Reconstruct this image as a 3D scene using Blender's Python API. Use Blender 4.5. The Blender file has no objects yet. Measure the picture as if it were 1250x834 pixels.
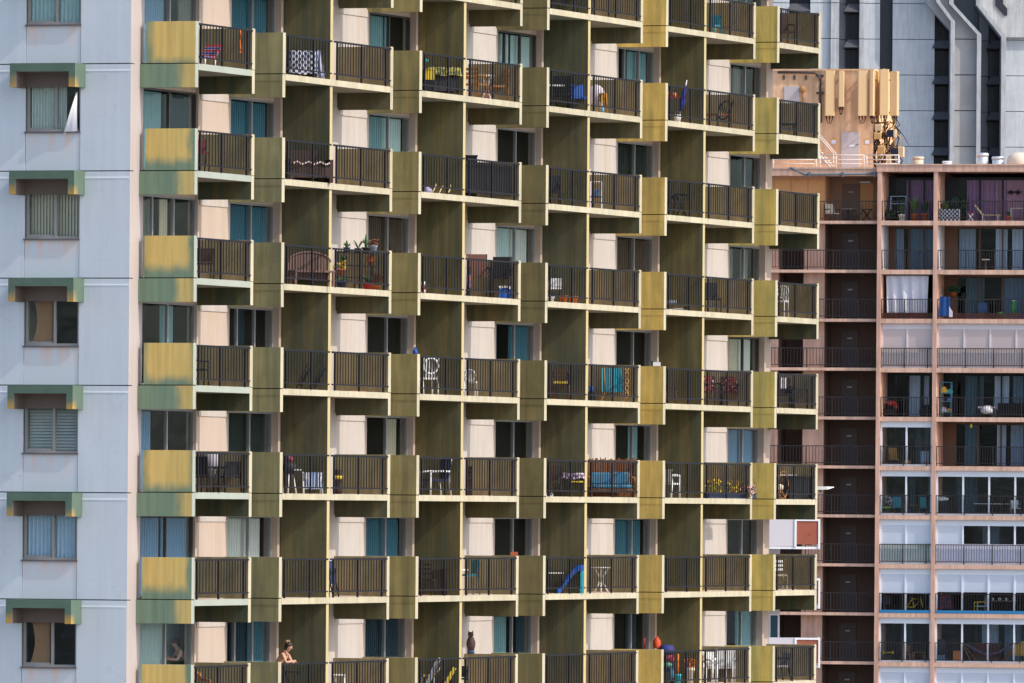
import bpy, bmesh, math, random
from mathutils import Matrix, Vector
random.seed(7)
SC = bpy.context.scene
COL = SC.collection

# ------------------------------------------------------------------ camera, sky, sun, exposure
PW, PH, FPX, CX, YH, ROLL, ZC = 1250.0, 834.0, 12500.0, 625.0, 623.0, 0.0075, 40.0
cam_data = bpy.data.cameras.new('camera')
cam_data.sensor_width = 36.0
cam_data.lens = 36.0 * FPX / PW
cam_data.shift_y = (YH - PH / 2) / PW
cam_data.clip_start = 1.0
cam_data.clip_end = 6000.0
cam = bpy.data.objects.new('camera', cam_data)
cam.matrix_world = Matrix.Translation((0, 0, ZC)) @ Matrix.Rotation(math.pi / 2, 4, 'X') @ Matrix.Rotation(ROLL, 4, 'Z')
COL.objects.link(cam)
SC.camera = cam
SC.render.resolution_x, SC.render.resolution_y = 1024, 683

BETA = math.radians(70.63)                 # direction of the balcony facade, seen from above
SUN_EL = math.radians(41.0)
SUN_AZ = BETA - math.pi / 2 - math.radians(6.5)   # math angle of the sun in the ground plane (0 = +X)
w = bpy.data.worlds.new('World')
SC.world = w
w.use_nodes = True
nt = w.node_tree
bg = nt.nodes['Background']
sky = nt.nodes.new('ShaderNodeTexSky')
sky.sky_type = 'NISHITA'
sky.sun_disc = False
sky.sun_elevation = SUN_EL
sky.sun_rotation = math.pi / 2 - SUN_AZ
sky.air_density = 1.0
sky.dust_density = 2.0
sky.ozone_density = 1.0
nt.links.new(sky.outputs[0], bg.inputs[0])
bg.inputs[1].default_value = 0.15
sun_d = bpy.data.lights.new('sun', 'SUN')
sun_d.energy = 2.0
sun_d.angle = math.radians(0.5)
sun_d.color = (1.0, 0.93, 0.82)
sun = bpy.data.objects.new('sun', sun_d)
sd = Vector((math.cos(SUN_EL) * math.cos(SUN_AZ), math.cos(SUN_EL) * math.sin(SUN_AZ), math.sin(SUN_EL)))
sun.rotation_euler = sd.to_track_quat('Z', 'Y').to_euler()
sun.location = (0, 0, 200)
COL.objects.link(sun)
SC.view_settings.view_transform = 'Standard'
SC.view_settings.look = 'None'
SC.view_settings.exposure = 0.8
SC.view_settings.gamma = 1.0
SC.view_settings.use_curve_mapping = False

# ------------------------------------------------------------------ helpers
def lin(c):
    return tuple(((x / 255) / 12.92 if x / 255 <= 0.04045 else ((x / 255 + 0.055) / 1.055) ** 2.4) for x in c)

MATS = {}
def mat(name, rgb, rough=0.7, metal=0.0, var=0.15, streak=0.0, rgb2=None, scale=1.2, bump=0.0, spec=0.3, thr=(0.45, 0.65), sscale=(3.0, 3.0, 0.25), grime=0.0, objvar=0.0, cracks=0.0):
    """Painted / weathered surface: base colour, blotches of a second colour, vertical run-off streaks. rgb are real (albedo, linear) values."""
    if name in MATS:
        return MATS[name]
    m = bpy.data.materials.new(name)
    m.use_nodes = True
    n, l = m.node_tree.nodes, m.node_tree.links
    b = n['Principled BSDF']
    b.inputs['Roughness'].default_value = rough
    b.inputs['Metallic'].default_value = metal
    b.inputs['Specular IOR Level'].default_value = spec
    g = n.new('ShaderNodeNewGeometry')
    no = n.new('ShaderNodeTexNoise')
    no.inputs['Scale'].default_value = scale
    no.inputs['Detail'].default_value = 6
    l.new(g.outputs['Position'], no.inputs['Vector'])
    mx = n.new('ShaderNodeMix'); mx.data_type = 'RGBA'
    mx.inputs[6].default_value = (*[c * (1 - var) for c in rgb], 1)
    mx.inputs[7].default_value = (*[min(1, c * (1 + var)) for c in rgb], 1)
    l.new(no.outputs['Fac'], mx.inputs[0])
    out = mx.outputs[2]
    if rgb2 is not None and streak > 0:
        mp = n.new('ShaderNodeMapping'); mp.inputs['Scale'].default_value = sscale
        l.new(g.outputs['Position'], mp.inputs['Vector'])
        sn = n.new('ShaderNodeTexNoise'); sn.inputs['Scale'].default_value = 1.0; sn.inputs['Detail'].default_value = 5
        l.new(mp.outputs[0], sn.inputs['Vector'])
        mr = n.new('ShaderNodeMapRange')
        mr.inputs['From Min'].default_value, mr.inputs['From Max'].default_value = thr
        mr.inputs['To Max'].default_value = streak
        l.new(sn.outputs['Fac'], mr.inputs['Value'])
        m2 = n.new('ShaderNodeMix'); m2.data_type = 'RGBA'
        l.new(mr.outputs[0], m2.inputs[0]); l.new(out, m2.inputs[6])
        m2.inputs[7].default_value = (*rgb2, 1)
        out = m2.outputs[2]
    def times(fac_socket, cur):
        q = n.new('ShaderNodeMix'); q.data_type = 'RGBA'; q.blend_type = 'MULTIPLY'; q.inputs[0].default_value = 1.0
        l.new(cur, q.inputs[6]); l.new(fac_socket, q.inputs[7])
        return q.outputs[2]
    if grime > 0:        # fine run-off streaks and smudges
        for sc_, lo_, hi_ in (((5.5, 5.5, 0.35), 1 - grime, 1 + grime * 0.5), ((1.1, 1.1, 0.9), 1 - grime * 0.6, 1 + grime * 0.35)):
            mp = n.new('ShaderNodeMapping'); mp.inputs['Scale'].default_value = sc_
            l.new(g.outputs['Position'], mp.inputs['Vector'])
            sn = n.new('ShaderNodeTexNoise'); sn.inputs['Scale'].default_value = 1.0; sn.inputs['Detail'].default_value = 7; sn.inputs['Roughness'].default_value = 0.65
            l.new(mp.outputs[0], sn.inputs['Vector'])
            mr = n.new('ShaderNodeMapRange'); mr.inputs['From Min'].default_value = 0.36; mr.inputs['From Max'].default_value = 0.62
            mr.inputs['To Min'].default_value = lo_; mr.inputs['To Max'].default_value = hi_
            l.new(sn.outputs['Fac'], mr.inputs['Value'])
            out = times(mr.outputs[0], out)
    if objvar > 0:       # every panel weathered a little differently
        oi = n.new('ShaderNodeObjectInfo')
        mr = n.new('ShaderNodeMapRange'); mr.inputs['To Min'].default_value = 1 - objvar; mr.inputs['To Max'].default_value = 1 + objvar
        l.new(oi.outputs['Random'], mr.inputs['Value'])
        out = times(mr.outputs[0], out)
    if cracks > 0:       # hairline cracks: thin contour lines of a slow noise
        mp = n.new('ShaderNodeMapping'); mp.inputs['Scale'].default_value = (0.5, 0.5, 0.9)
        l.new(g.outputs['Position'], mp.inputs['Vector'])
        sn = n.new('ShaderNodeTexNoise'); sn.inputs['Scale'].default_value = 1.0; sn.inputs['Detail'].default_value = 4
        l.new(mp.outputs[0], sn.inputs['Vector'])
        a1 = n.new('ShaderNodeMath'); a1.operation = 'SUBTRACT'; a1.inputs[1].default_value = 0.53; l.new(sn.outputs['Fac'], a1.inputs[0])
        a2 = n.new('ShaderNodeMath'); a2.operation = 'ABSOLUTE'; l.new(a1.outputs[0], a2.inputs[0])
        mr = n.new('ShaderNodeMapRange'); mr.inputs['From Max'].default_value = 0.004; mr.inputs['To Min'].default_value = 1 - cracks; mr.inputs['To Max'].default_value = 1.0
        l.new(a2.outputs[0], mr.inputs['Value'])
        out = times(mr.outputs[0], out)
    l.new(out, b.inputs['Base Color'])
    if bump > 0:
        bn = n.new('ShaderNodeTexNoise'); bn.inputs['Scale'].default_value = 14; bn.inputs['Detail'].default_value = 4
        l.new(g.outputs['Position'], bn.inputs['Vector'])
        bp = n.new('ShaderNodeBump'); bp.inputs['Strength'].default_value = bump; bp.inputs['Distance'].default_value = 0.02
        l.new(bn.outputs['Fac'], bp.inputs['Height']); l.new(bp.outputs[0], b.inputs['Normal'])
    MATS[name] = m
    return m

def flat(name, srgb, k=0.8, **kw):
    """Small-object paint from a seen sRGB colour, albedo = linear value * k."""
    gr = sum(srgb) / 3
    srgb = tuple(c + (gr - c) * 0.16 for c in srgb)
    return mat(name, tuple(c * k for c in lin(srgb)), var=kw.pop('var', 0.12), scale=kw.pop('scale', 6), **kw)

def glass_mat(name, tint=(0.93, 0.97, 0.985), ior=1.17, wav=0.02, refl=(0.75, 0.87, 1.0)):
    if name in MATS:
        return MATS[name]
    m = bpy.data.materials.new(name); m.use_nodes = True
    n, l = m.node_tree.nodes, m.node_tree.links
    n.remove(n['Principled BSDF'])
    o = n['Material Output']
    tr = n.new('ShaderNodeBsdfTransparent'); tr.inputs[0].default_value = (*tint, 1)
    gl = n.new('ShaderNodeBsdfGlossy'); gl.inputs['Roughness'].default_value = 0.03
    gl.inputs['Color'].default_value = (*refl, 1)
    lw = n.new('ShaderNodeLayerWeight'); lw.inputs['Blend'].default_value = 0.5
    pw_ = n.new('ShaderNodeMath'); pw_.operation = 'POWER'; pw_.inputs[1].default_value = 4.0
    fr = n.new('ShaderNodeMath'); fr.operation = 'MULTIPLY_ADD'; fr.inputs[1].default_value = 0.13; fr.inputs[2].default_value = (ior - 1) * 0.1
    l.new(lw.outputs['Facing'], pw_.inputs[0]); l.new(pw_.outputs[0], fr.inputs[0])
    mx = n.new('ShaderNodeMixShader')
    g = n.new('ShaderNodeNewGeometry')
    no = n.new('ShaderNodeTexNoise'); no.inputs['Scale'].default_value = 1.3; no.inputs['Detail'].default_value = 2
    l.new(g.outputs['Position'], no.inputs['Vector'])
    bp = n.new('ShaderNodeBump'); bp.inputs['Strength'].default_value = 0.6; bp.inputs['Distance'].default_value = wav
    l.new(no.outputs['Fac'], bp.inputs['Height']); l.new(bp.outputs[0], gl.inputs['Normal'])
    l.new(fr.outputs[0], mx.inputs[0]); l.new(tr.outputs[0], mx.inputs[1]); l.new(gl.outputs[0], mx.inputs[2])
    l.new(mx.outputs[0], o.inputs[0])
    MATS[name] = m
    return m

class MB:
    """Collects boxes, tubes, lathes and sheets; build() links them as ONE mesh object."""
    def __init__(s):
        s.v, s.f, s.m, s.sm = [], [], [], []
    def add(s, vs, fs, m=0, smooth=False, M=None):
        o = len(s.v)
        s.v += [tuple(M @ Vector(p)) if M else tuple(p) for p in vs]
        for i, f in enumerate(fs):
            s.f.append([o + k for k in f])
            s.m.append(m[i] if isinstance(m, (list, tuple)) else m)
            s.sm.append(smooth)
        return s
    def box(s, x0, x1, y0, y1, z0, z1, m=0, M=None, fm=None):
        vs = [(x0, y0, z0), (x1, y0, z0), (x1, y1, z0), (x0, y1, z0), (x0, y0, z1), (x1, y0, z1), (x1, y1, z1), (x0, y1, z1)]
        fs = [(0, 3, 2, 1), (4, 5, 6, 7), (0, 1, 5, 4), (1, 2, 6, 5), (2, 3, 7, 6), (3, 0, 4, 7)]   # bottom top y0 x1 y1 x0
        mm = [m] * 6
        if fm:
            for k, val in fm.items():
                mm[('bottom', 'top', 'y0', 'x1', 'y1', 'x0').index(k)] = val
        return s.add(vs, fs, mm, M=M)
    def cbox(s, cx, cy, z0, sx, sy, sz, m=0, rz=0.0, rx=0.0, ry=0.0):
        """box centred in plan on (cx, cy), standing on z0, turned about its base"""
        M = Matrix.Translation((cx, cy, z0)) @ Matrix.Rotation(rz, 4, 'Z') @ Matrix.Rotation(rx, 4, 'X') @ Matrix.Rotation(ry, 4, 'Y')
        return s.box(-sx / 2, sx / 2, -sy / 2, sy / 2, 0, sz, m, M)
    def tube(s, pts, r, n=6, m=0, cap=True, closed=False):
        pts = [Vector(p) for p in pts]
        N = len(pts)
        rs = r if isinstance(r, (list, tuple)) else [r] * N
        vs, fs = [], []
        for i, p in enumerate(pts):
            a = pts[(i - 1) % N] if (closed or i > 0) else p
            b = pts[(i + 1) % N] if (closed or i < N - 1) else p
            t = (b - a).normalized()
            x = t.cross(Vector((0, 0, 1)))
            if x.length < 0.05:
                x = t.cross(Vector((0, 1, 0)))
            x.normalize(); y = t.cross(x)
            for k in range(n):
                q = 2 * math.pi * k / n
                vs.append(p + (x * math.cos(q) + y * math.sin(q)) * rs[i])
        for i in range(N if closed else N - 1):
            for k in range(n):
                a, b = i * n + k, i * n + (k + 1) % n
                c, d = ((i + 1) % N) * n + (k + 1) % n, ((i + 1) % N) * n + k
                fs.append((a, b, c, d))
        if cap and not closed:
            fs.append(tuple(range(n))[::-1]); fs.append(tuple((N - 1) * n + k for k in range(n)))
        return s.add(vs, fs, m, smooth=n > 5)
    def lathe(s, prof, n=12, c=(0, 0, 0), m=0, M=None):
        vs, fs = [], []
        for r, z in prof:
            for k in range(n):
                q = 2 * math.pi * k / n
                vs.append((c[0] + r * math.cos(q), c[1] + r * math.sin(q), c[2] + z))
        for i in range(len(prof) - 1):
            for k in range(n):
                fs.append((i * n + k, i * n + (k + 1) % n, (i + 1) * n + (k + 1) % n, (i + 1) * n + k))
        fs.append(tuple(range(n))[::-1]); fs.append(tuple((len(prof) - 1) * n + k for k in range(n)))
        return s.add(vs, fs, m, smooth=True, M=M)
    def ball(s, c, r, n=10, m=0, M=None):
        r = r if isinstance(r, (list, tuple)) else (r, r, r)
        vs, fs = [], []
        h = n // 2 + 1
        for i in range(h + 1):
            t = math.pi * i / h
            for k in range(n):
                q = 2 * math.pi * k / n
                st = max(math.sin(t), 0.02)
                vs.append((c[0] + r[0] * st * math.cos(q), c[1] + r[1] * st * math.sin(q), c[2] - r[2] * math.cos(t)))
        for i in range(h):
            for k in range(n):
                fs.append((i * n + k, i * n + (k + 1) % n, (i + 1) * n + (k + 1) % n, (i + 1) * n + k))
        return s.add(vs, fs, m, smooth=True, M=M)
    def sheet(s, P, nu, nv, m=0, smooth=True, thick=None):
        """P(u, v) for u, v in 0..1"""
        vs = [P(i / nu, j / nv) for j in range(nv + 1) for i in range(nu + 1)]
        fs = [(j * (nu + 1) + i, j * (nu + 1) + i + 1, (j + 1) * (nu + 1) + i + 1, (j + 1) * (nu + 1) + i) for j in range(nv) for i in range(nu)]
        return s.add(vs, fs, m, smooth)
    def build(s, name, mats, parent=None, loc=None, rz=None):
        me = bpy.data.meshes.new(name)
        me.from_pydata(s.v, [], s.f)
        for mm in (mats if isinstance(mats, (list, tuple)) else [mats]):
            me.materials.append(mm)
        me.polygons.foreach_set('material_index', s.m)
        me.polygons.foreach_set('use_smooth', s.sm)
        me.update()
        o = bpy.data.objects.new(name, me)
        COL.objects.link(o)
        if parent is not None:
            o.parent = parent
        if loc is not None:
            o.location = loc
        if rz is not None:
            o.rotation_euler.z = rz
        return o

def tag(o, label, cat, group=None, kind=None):
    if label: o['label'] = label
    if cat: o['category'] = cat
    if group: o['group'] = group
    if kind: o['kind'] = kind
    return o

def thing(name, label, cat, loc=(0, 0, 0), rz=0.0, group=None):
    o = bpy.data.objects.new(name, None)
    o.empty_display_size = 0.3
    COL.objects.link(o)
    o.location = loc
    o.rotation_euler.z = rz
    return tag(o, label, cat, group)

def copy_tree(o, parent=None):
    c = o.copy(); COL.objects.link(c); c.parent = parent
    for ch in list(o.children):
        copy_tree(ch, c)
    return c

class Frame:
    """Plan frame of a building: origin, x along its face, y inward, and photo pixel -> place on a plane of that building."""
    def __init__(s, ox, oy, ang):
        s.o = (ox, oy); s.ang = ang
        s.u = (math.cos(ang), math.sin(ang)); s.v = (-math.sin(ang), math.cos(ang))
    def ray(s, px, py):
        dx, dy = px - CX, py - YH
        return (dx + ROLL * dy) / FPX, -(dy - ROLL * dx) / FPX
    def x_at(s, px, py, y=0.0):
        k, h = s.ray(px, py)
        bx, by = s.o[0] + s.v[0] * y, s.o[1] + s.v[1] * y
        x = (k * by - bx) / (s.u[0] - k * s.u[1])
        return x, ZC + h * (by + s.u[1] * x)
    def y_at(s, px, py, x=0.0):
        k, h = s.ray(px, py)
        bx, by = s.o[0] + s.u[0] * x, s.o[1] + s.u[1] * x
        y = (k * by - bx) / (s.v[0] - k * s.v[1])
        return y, ZC + h * (by + s.v[1] * y)
    def world(s, x, y, z):
        return Vector((s.o[0] + s.u[0] * x + s.v[0] * y, s.o[1] + s.u[1] * x + s.v[1] * y, z))
# ------------------------------------------------------------------ ground
gm = mat('ground_concrete', (0.24, 0.235, 0.225), rough=0.95, scale=0.05, var=0.3)
g = MB().add([(-3000, -2000, 0), (3000, -2000, 0), (3000, 4500, 0), (-3000, 4500, 0)], [(0, 1, 2, 3)]).build('ground', gm)
tag(g, 'pale city ground far below the balconies', None, None, 'structure')

# ------------------------------------------------------------------ the olive apartment building
FM = Frame(-5.941, 263.6, BETA)
BAY = 10.335
DW = 1.5                                    # depth of the balconies
H = 2.7
ZT5 = ZC - 1.25
def zt(k): return ZT5 + (5 - k) * H         # top of the parapets of row k
ROWS = list(range(-2, 7))
S0 = -6.19                                  # side wall of the corner balcony
SC_ = -6.98                                 # plane of the grey end wall

edge = mat('cream_edge_paint', (0.46, 0.415, 0.30), rough=0.8, streak=0.5, rgb2=(0.45, 0.36, 0.18), thr=(0.52, 0.75), sscale=(2, 2, 1.2), bump=0.1, grime=0.13, objvar=0.05)
edge_g = mat('pale_green_edge_paint', (0.33, 0.36, 0.31), rough=0.8, streak=0.4, rgb2=(0.3, 0.33, 0.22), thr=(0.52, 0.75), sscale=(2, 2, 1.2))
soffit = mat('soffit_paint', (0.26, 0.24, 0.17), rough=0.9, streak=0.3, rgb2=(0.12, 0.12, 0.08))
floor_m = mat('balcony_floor_paint', (0.56, 0.42, 0.33), rough=0.9)
white_wall = mat('warm_white_stucco', (0.44, 0.395, 0.365), rough=0.9, var=0.06, streak=0.45, rgb2=(0.42, 0.325, 0.23), thr=(0.50, 0.72), sscale=(1.5, 1.5, 0.35), bump=0.05, grime=0.07)
jamb = mat('peach_jamb_paint', (0.44, 0.355, 0.30), rough=0.9, var=0.08, streak=0.4, rgb2=(0.40, 0.29, 0.2))
def olive(name, c, c2):
    return mat(name, c, rough=0.85, var=0.22, streak=0.75, rgb2=c2, thr=(0.40, 0.58), sscale=(3.2, 3.2, 0.30), scale=2.2, bump=0.1, grime=0.20, objvar=0.09)
OL = [olive('green_grey_olive_paint', (0.25, 0.235, 0.115), (0.18, 0.185, 0.105)),
      olive('olive_paint', (0.215, 0.185, 0.08), (0.31, 0.25, 0.095)),
      olive('brown_olive_paint', (0.19, 0.155, 0.065), (0.145, 0.13, 0.06)),
      olive('khaki_olive_lit_paint', (0.66, 0.45, 0.115), (0.46, 0.345, 0.11)),  # khaki tint, raised to hold the extra light on this wall
      olive('yellow_olive_paint', (0.56, 0.42, 0.11), (0.34, 0.31, 0.11))]
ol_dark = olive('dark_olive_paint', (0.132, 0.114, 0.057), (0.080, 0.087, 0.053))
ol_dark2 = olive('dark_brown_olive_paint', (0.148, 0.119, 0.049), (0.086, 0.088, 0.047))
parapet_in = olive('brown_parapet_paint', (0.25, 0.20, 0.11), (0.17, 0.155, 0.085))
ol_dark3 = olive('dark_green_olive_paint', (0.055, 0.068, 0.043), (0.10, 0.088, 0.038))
groove = mat('dark_joint', (0.03, 0.03, 0.025), rough=1.0)
rail_m = mat('dark_navy_rail_paint', (0.010, 0.010, 0.015), rough=0.6, spec=0.2)
alu = mat('aluminium_frame', (0.27, 0.27, 0.28), rough=0.45, metal=0.2)
alu_dark = mat('dark_bronze_frame', (0.06, 0.055, 0.055), rough=0.45)
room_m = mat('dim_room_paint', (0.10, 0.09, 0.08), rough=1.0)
glass = glass_mat('window_glass')

def corner_panel_mat(name, left, hi):
    """green paint with a faded yellow field of its own shape (the corner panels)"""
    m = bpy.data.materials.new(name); m.use_nodes = True
    n, l = m.node_tree.nodes, m.node_tree.links
    b = n['Principled BSDF']; b.inputs['Roughness'].default_value = 0.85; b.inputs['Specular IOR Level'].default_value = 0.2
    tc = n.new('ShaderNodeTexCoord'); sp = n.new('ShaderNodeSeparateXYZ')
    l.new(tc.outputs['Generated'], sp.inputs[0])
    g = n.new('ShaderNodeNewGeometry')
    no = n.new('ShaderNodeTexNoise'); no.inputs['Scale'].default_value = 2.6; no.inputs['Detail'].default_value = 6
    mp = n.new('ShaderNodeMapping'); mp.inputs['Scale'].default_value = (1.6, 1.6, 0.6)
    l.new(g.outputs['Position'], mp.inputs[0]); l.new(mp.outputs[0], no.inputs['Vector'])
    def math_(op, a, bb, clamp=False):
        q = n.new('ShaderNodeMath'); q.operation = op; q.use_clamp = clamp
        for i, val in enumerate((a, bb)):
            if isinstance(val, (int, float)): q.inputs[i].default_value = val
            else: l.new(val, q.inputs[i])
        return q.outputs[0]
    def ramp(x, a, bb):
        q = n.new('ShaderNodeMapRange'); q.interpolation_type = 'SMOOTHSTEP'
        q.inputs['From Min'].default_value, q.inputs['From Max'].default_value = a, bb
        l.new(x, q.inputs['Value']); return q.outputs[0]
    # Generated y runs from the rail end (0) to the wall (1); z from bottom to top
    wob = math_('MULTIPLY', math_('SUBTRACT', no.outputs['Fac'], 0.5), 0.3)
    oi = n.new('ShaderNodeObjectInfo')
    rnd = math_('MULTIPLY', math_('SUBTRACT', oi.outputs['Random'], 0.5), 0.22)
    wob = math_('ADD', wob, rnd)
    yy = math_('ADD', sp.outputs['Y'], math_('MULTIPLY', wob, 0.8)); zz = math_('ADD', sp.outputs['Z'], wob)
    if left:      # upper panel: yellow except the wall side and the bottom
        f = math_('MULTIPLY', ramp(yy, 1.08, 0.80), ramp(zz, -0.03, 0.30))
        f = math_('MULTIPLY', f, ramp(yy, -0.06, 0.1))
    else:         # lower band: yellow near the rail end
        f = math_('MULTIPLY', ramp(yy, 0.36, 0.12), ramp(yy, -0.2, 0.03))
    f = math_('MULTIPLY', f, hi, True)
    cr = n.new('ShaderNodeMix'); cr.data_type = 'RGBA'
    cr.inputs[6].default_value = (0.195, 0.265, 0.175, 1); cr.inputs[7].default_value = (0.70, 0.48, 0.155, 1)
    l.new(f, cr.inputs[0])
    n2 = n.new('ShaderNodeTexNoise'); n2.inputs['Scale'].default_value = 1.0; n2.inputs['Detail'].default_value = 6
    mp2 = n.new('ShaderNodeMapping'); mp2.inputs['Scale'].default_value = (9, 9, 0.5)
    l.new(g.outputs['Position'], mp2.inputs[0]); l.new(mp2.outputs[0], n2.inputs['Vector'])
    m3 = n.new('ShaderNodeMix'); m3.data_type = 'RGBA'; m3.blend_type = 'MULTIPLY'
    m3.inputs[0].default_value = 0.6
    cr2 = n.new('ShaderNodeMapRange'); cr2.inputs['From Min'].default_value = 0.3; cr2.inputs['From Max'].default_value = 0.6
    cr2.inputs['To Min'].default_value = 0.72; cr2.inputs['To Max'].default_value = 1.1
    l.new(n2.outputs['Fac'], cr2.inputs['Value'])
    l.new(cr.outputs[2], m3.inputs[6]); l.new(cr2.outputs[0], m3.inputs[7])
    l.new(m3.outputs[2], b.inputs['Base Color'])
    MATS[name] = m
    return m
cp_up = corner_panel_mat('green_paint_faded_yellow', True, 1.0)
cp_lo = corner_panel_mat('green_paint_yellow_end', False, 0.85)

def main_loc(): return (FM.o[0], FM.o[1], 0)
APT = thing('apartment_building', 'olive and grey high-rise covered in rows of stacked balconies, nearest building filling the left', 'building', main_loc(), BETA)

# --- balconies -----------------------------------------------------------
def side_panel(i):
    """tall olive wall closing the near end of a balcony; z = 0 is its top"""
    if i == 0:
        up = MB().box(-0.16, 0.05, 0, 1.34, -1.05, 0, 0, fm={'y0': 1, 'top': 1})
        lo = MB().box(-0.17, 0.04, 0, DW, -1.665, -1.075, 0, fm={'y0': 1}).box(-0.12, 0.02, 0.03, DW, -1.075, -1.05, 2)
        return [('side_wall', up, [cp_up, edge_g]), ('side_beam', lo, [cp_lo, edge_g, groove])]
    m = OL[i - 1]
    b = MB().box(-0.16, 0.05, 0, DW, -1.05, 0, 0, fm={'y0': 1, 'top': 1})
    b.box(-0.17, 0.035, 0.0, DW, -1.665, -1.075, 0, fm={'y0': 1})
    b.box(-0.12, 0.02, 0.03, DW, -1.075, -1.05, 2)
    b.box(-0.178, -0.17, 0.01, DW, -1.24, -1.215, 0)
    return [('side_wall', b, [m, edge, groove])]

def railing(s0, s1, posts, bars_per, extra=None):
    b = MB(); y = 0.0
    b.box(s0, s1, y - 0.025, y + 0.025, -0.085, -0.04)
    b.box(s0, s1, y - 0.018, y + 0.018, -0.92, -0.885)
    for p in posts:
        b.box(p - 0.03, p + 0.03, y - 0.022, y + 0.022, -1.06, -0.086)
    pts = sorted([s0] + list(posts) + [s1])
    for a, c in zip(pts, pts[1:]):
        n = max(1, round((c - a) / 0.205))
        for k in range(1, n):
            x = a + (c - a) * k / n
            b.box(x - 0.013, x + 0.013, y - 0.009, y + 0.009, -0.885, -0.086)
    return b

def slab(s0, s1, em):
    b = MB()
    b.box(s0, s1, 0, DW - 0.002, -1.22, -1.06, 0, fm={'bottom': 1, 'top': 2, 'y0': 3})
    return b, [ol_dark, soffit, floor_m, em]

protos = {}
def balcony(i, k):
    """balcony i (0 = corner .. 5 = far end) of row k; local z = 0 at the parapet top"""
    z = zt(k)
    if i in protos:
        o = copy_tree(protos[i], APT); o.location.z = z
        return o
    if i == 0:   x, s0, s1 = S0, 0.05, -2.35 - S0
    elif i < 5:  x, s0, s1 = (i - 1) * BAY + 0.03, 0.05, 7.92
    else:        x, s0, s1 = 4 * BAY + 0.05, 0.05, 3.86
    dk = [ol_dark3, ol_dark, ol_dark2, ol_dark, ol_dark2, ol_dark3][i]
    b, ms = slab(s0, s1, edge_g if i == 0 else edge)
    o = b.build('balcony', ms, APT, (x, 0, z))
    protos[i] = o
    for nm, mb, m in side_panel(i):
        mb.build(nm, m, o)
    # far end wall: parapet and drop beam
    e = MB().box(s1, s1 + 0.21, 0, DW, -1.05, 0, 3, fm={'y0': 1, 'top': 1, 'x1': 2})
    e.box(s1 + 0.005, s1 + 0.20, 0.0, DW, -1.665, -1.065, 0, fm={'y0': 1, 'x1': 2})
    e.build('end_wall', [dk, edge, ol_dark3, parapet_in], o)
    if 1 <= i <= 4:
        railing(0.06, 3.43, [0.24, 2.1], 9).build('railing', rail_m, o)
        railing(3.66, s1, [3.86, 5.7, 7.55], 9).build('railing', rail_m, o)
        w_ = MB().box(3.45, 3.64, 0.04, DW, -1.06 + 0.002, H - 1.222, 0, fm={'y0': 1})
        w_.build('dividing_wall', [dk, mat('ochre_edge_paint', (0.46, 0.385, 0.20), rough=0.8, streak=0.4, rgb2=(0.5, 0.36, 0.12))], o)
    elif i == 0:
        railing(0.06, s1, [0.2, 1.72, 3.5], 9).build('railing', rail_m, o)
    else:
        railing(0.06, s1, [0.2, 1.75, 3.5], 9).build('railing', rail_m, o)
    return o

for k in ROWS:
    for i in range(6):
        if i == 1 and k == ROWS[0]: pass
        balcony(i, k)
# the row above closes the top of each dividing wall
# --- facade wall behind the balconies ------------------------------------
WZ0, WZ1 = zt(7) - 1.22 - 0.2, zt(-3) - 1.1
WIN = [(S0 + 0.1, 3.72)] + [((i - 1) * BAY + 0.06, 3.22) for i in range(1, 5)] + [(4 * BAY + 0.06, 2.95)]
X_END = 4 * BAY + 4.12
def win_z(k): return zt(k) - 1.06, zt(k) - 1.06 + 2.12        # sill (door threshold) and head for row k
wall = MB()
for i_, (a, wd) in enumerate(WIN):                       # proud jamb column right of each window
    if i_: wall.box(a + wd + 0.003, a + wd + 0.165, DW - 0.16, DW + 0.22, WZ0, WZ1, 1)
    else: wall.box(a + wd + 0.003, a + wd + 0.12, DW - 0.05, DW + 0.22, WZ0, WZ1, 1)
xs = [SC_] + [q for (a, wd) in WIN for q in (a, a + wd)] + [X_END]
for j in range(0, len(xs) - 1, 2):                       # solid piers between the openings
    a, c = xs[j] + (0.252 if j == 0 else 0), xs[j + 1]
    if c - a > 2.5:                                       # white field, plus the jamb strip right of the window
        o_ = 0.40 if j > 2 else 0.12
        wall.box(a + 0.17, a + o_ + 0.17, DW, DW + 0.22, WZ0, WZ1, 1)
        wall.box(a + o_ + 0.17, c - 0.16, DW, DW + 0.22, WZ0, WZ1, 0)
        wall.box(c - 0.16, c, DW + 0.004, DW + 0.22, WZ0, WZ1, 1)
    else:
        wall.box(a + (0.17 if j else 0), c, DW, DW + 0.22, WZ0, WZ1, 1 if j else 2)
for (a, wd) in WIN:
    for k in range(-3, 8):
        if k > -3: wall.box(a, a + wd, DW + 0.01, DW + 0.2, win_z(k + 1)[1], win_z(k)[0] - 0.0, 1)
        else: wall.box(a, a + wd, DW + 0.01, DW + 0.2, win_z(k + 1)[1], WZ1, 1)
wall.box(X_END - 0.02, X_END, DW + 0.22, DW + 14, 0, WZ1, 0)
pinkish = mat('pinkish_stucco', (0.40, 0.35, 0.34), rough=0.9, var=0.06, streak=0.25, rgb2=(0.5, 0.4, 0.36))
wall.build('facade_wall', [white_wall, jamb, pinkish], APT)
# thin ledge over each white field
for k in range(-2, 7):
    for i in range(0, 5):
        a = (xs[2 * i + 2] + (0.4 if i else 0.25)); c = xs[2 * i + 3] - 0.16
        MB().box(a, c, DW - 0.025, DW + 0.0, zt(k) - 1.80, zt(k) - 1.60, 0).build('wall_ledge', [white_wall], APT)
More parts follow.
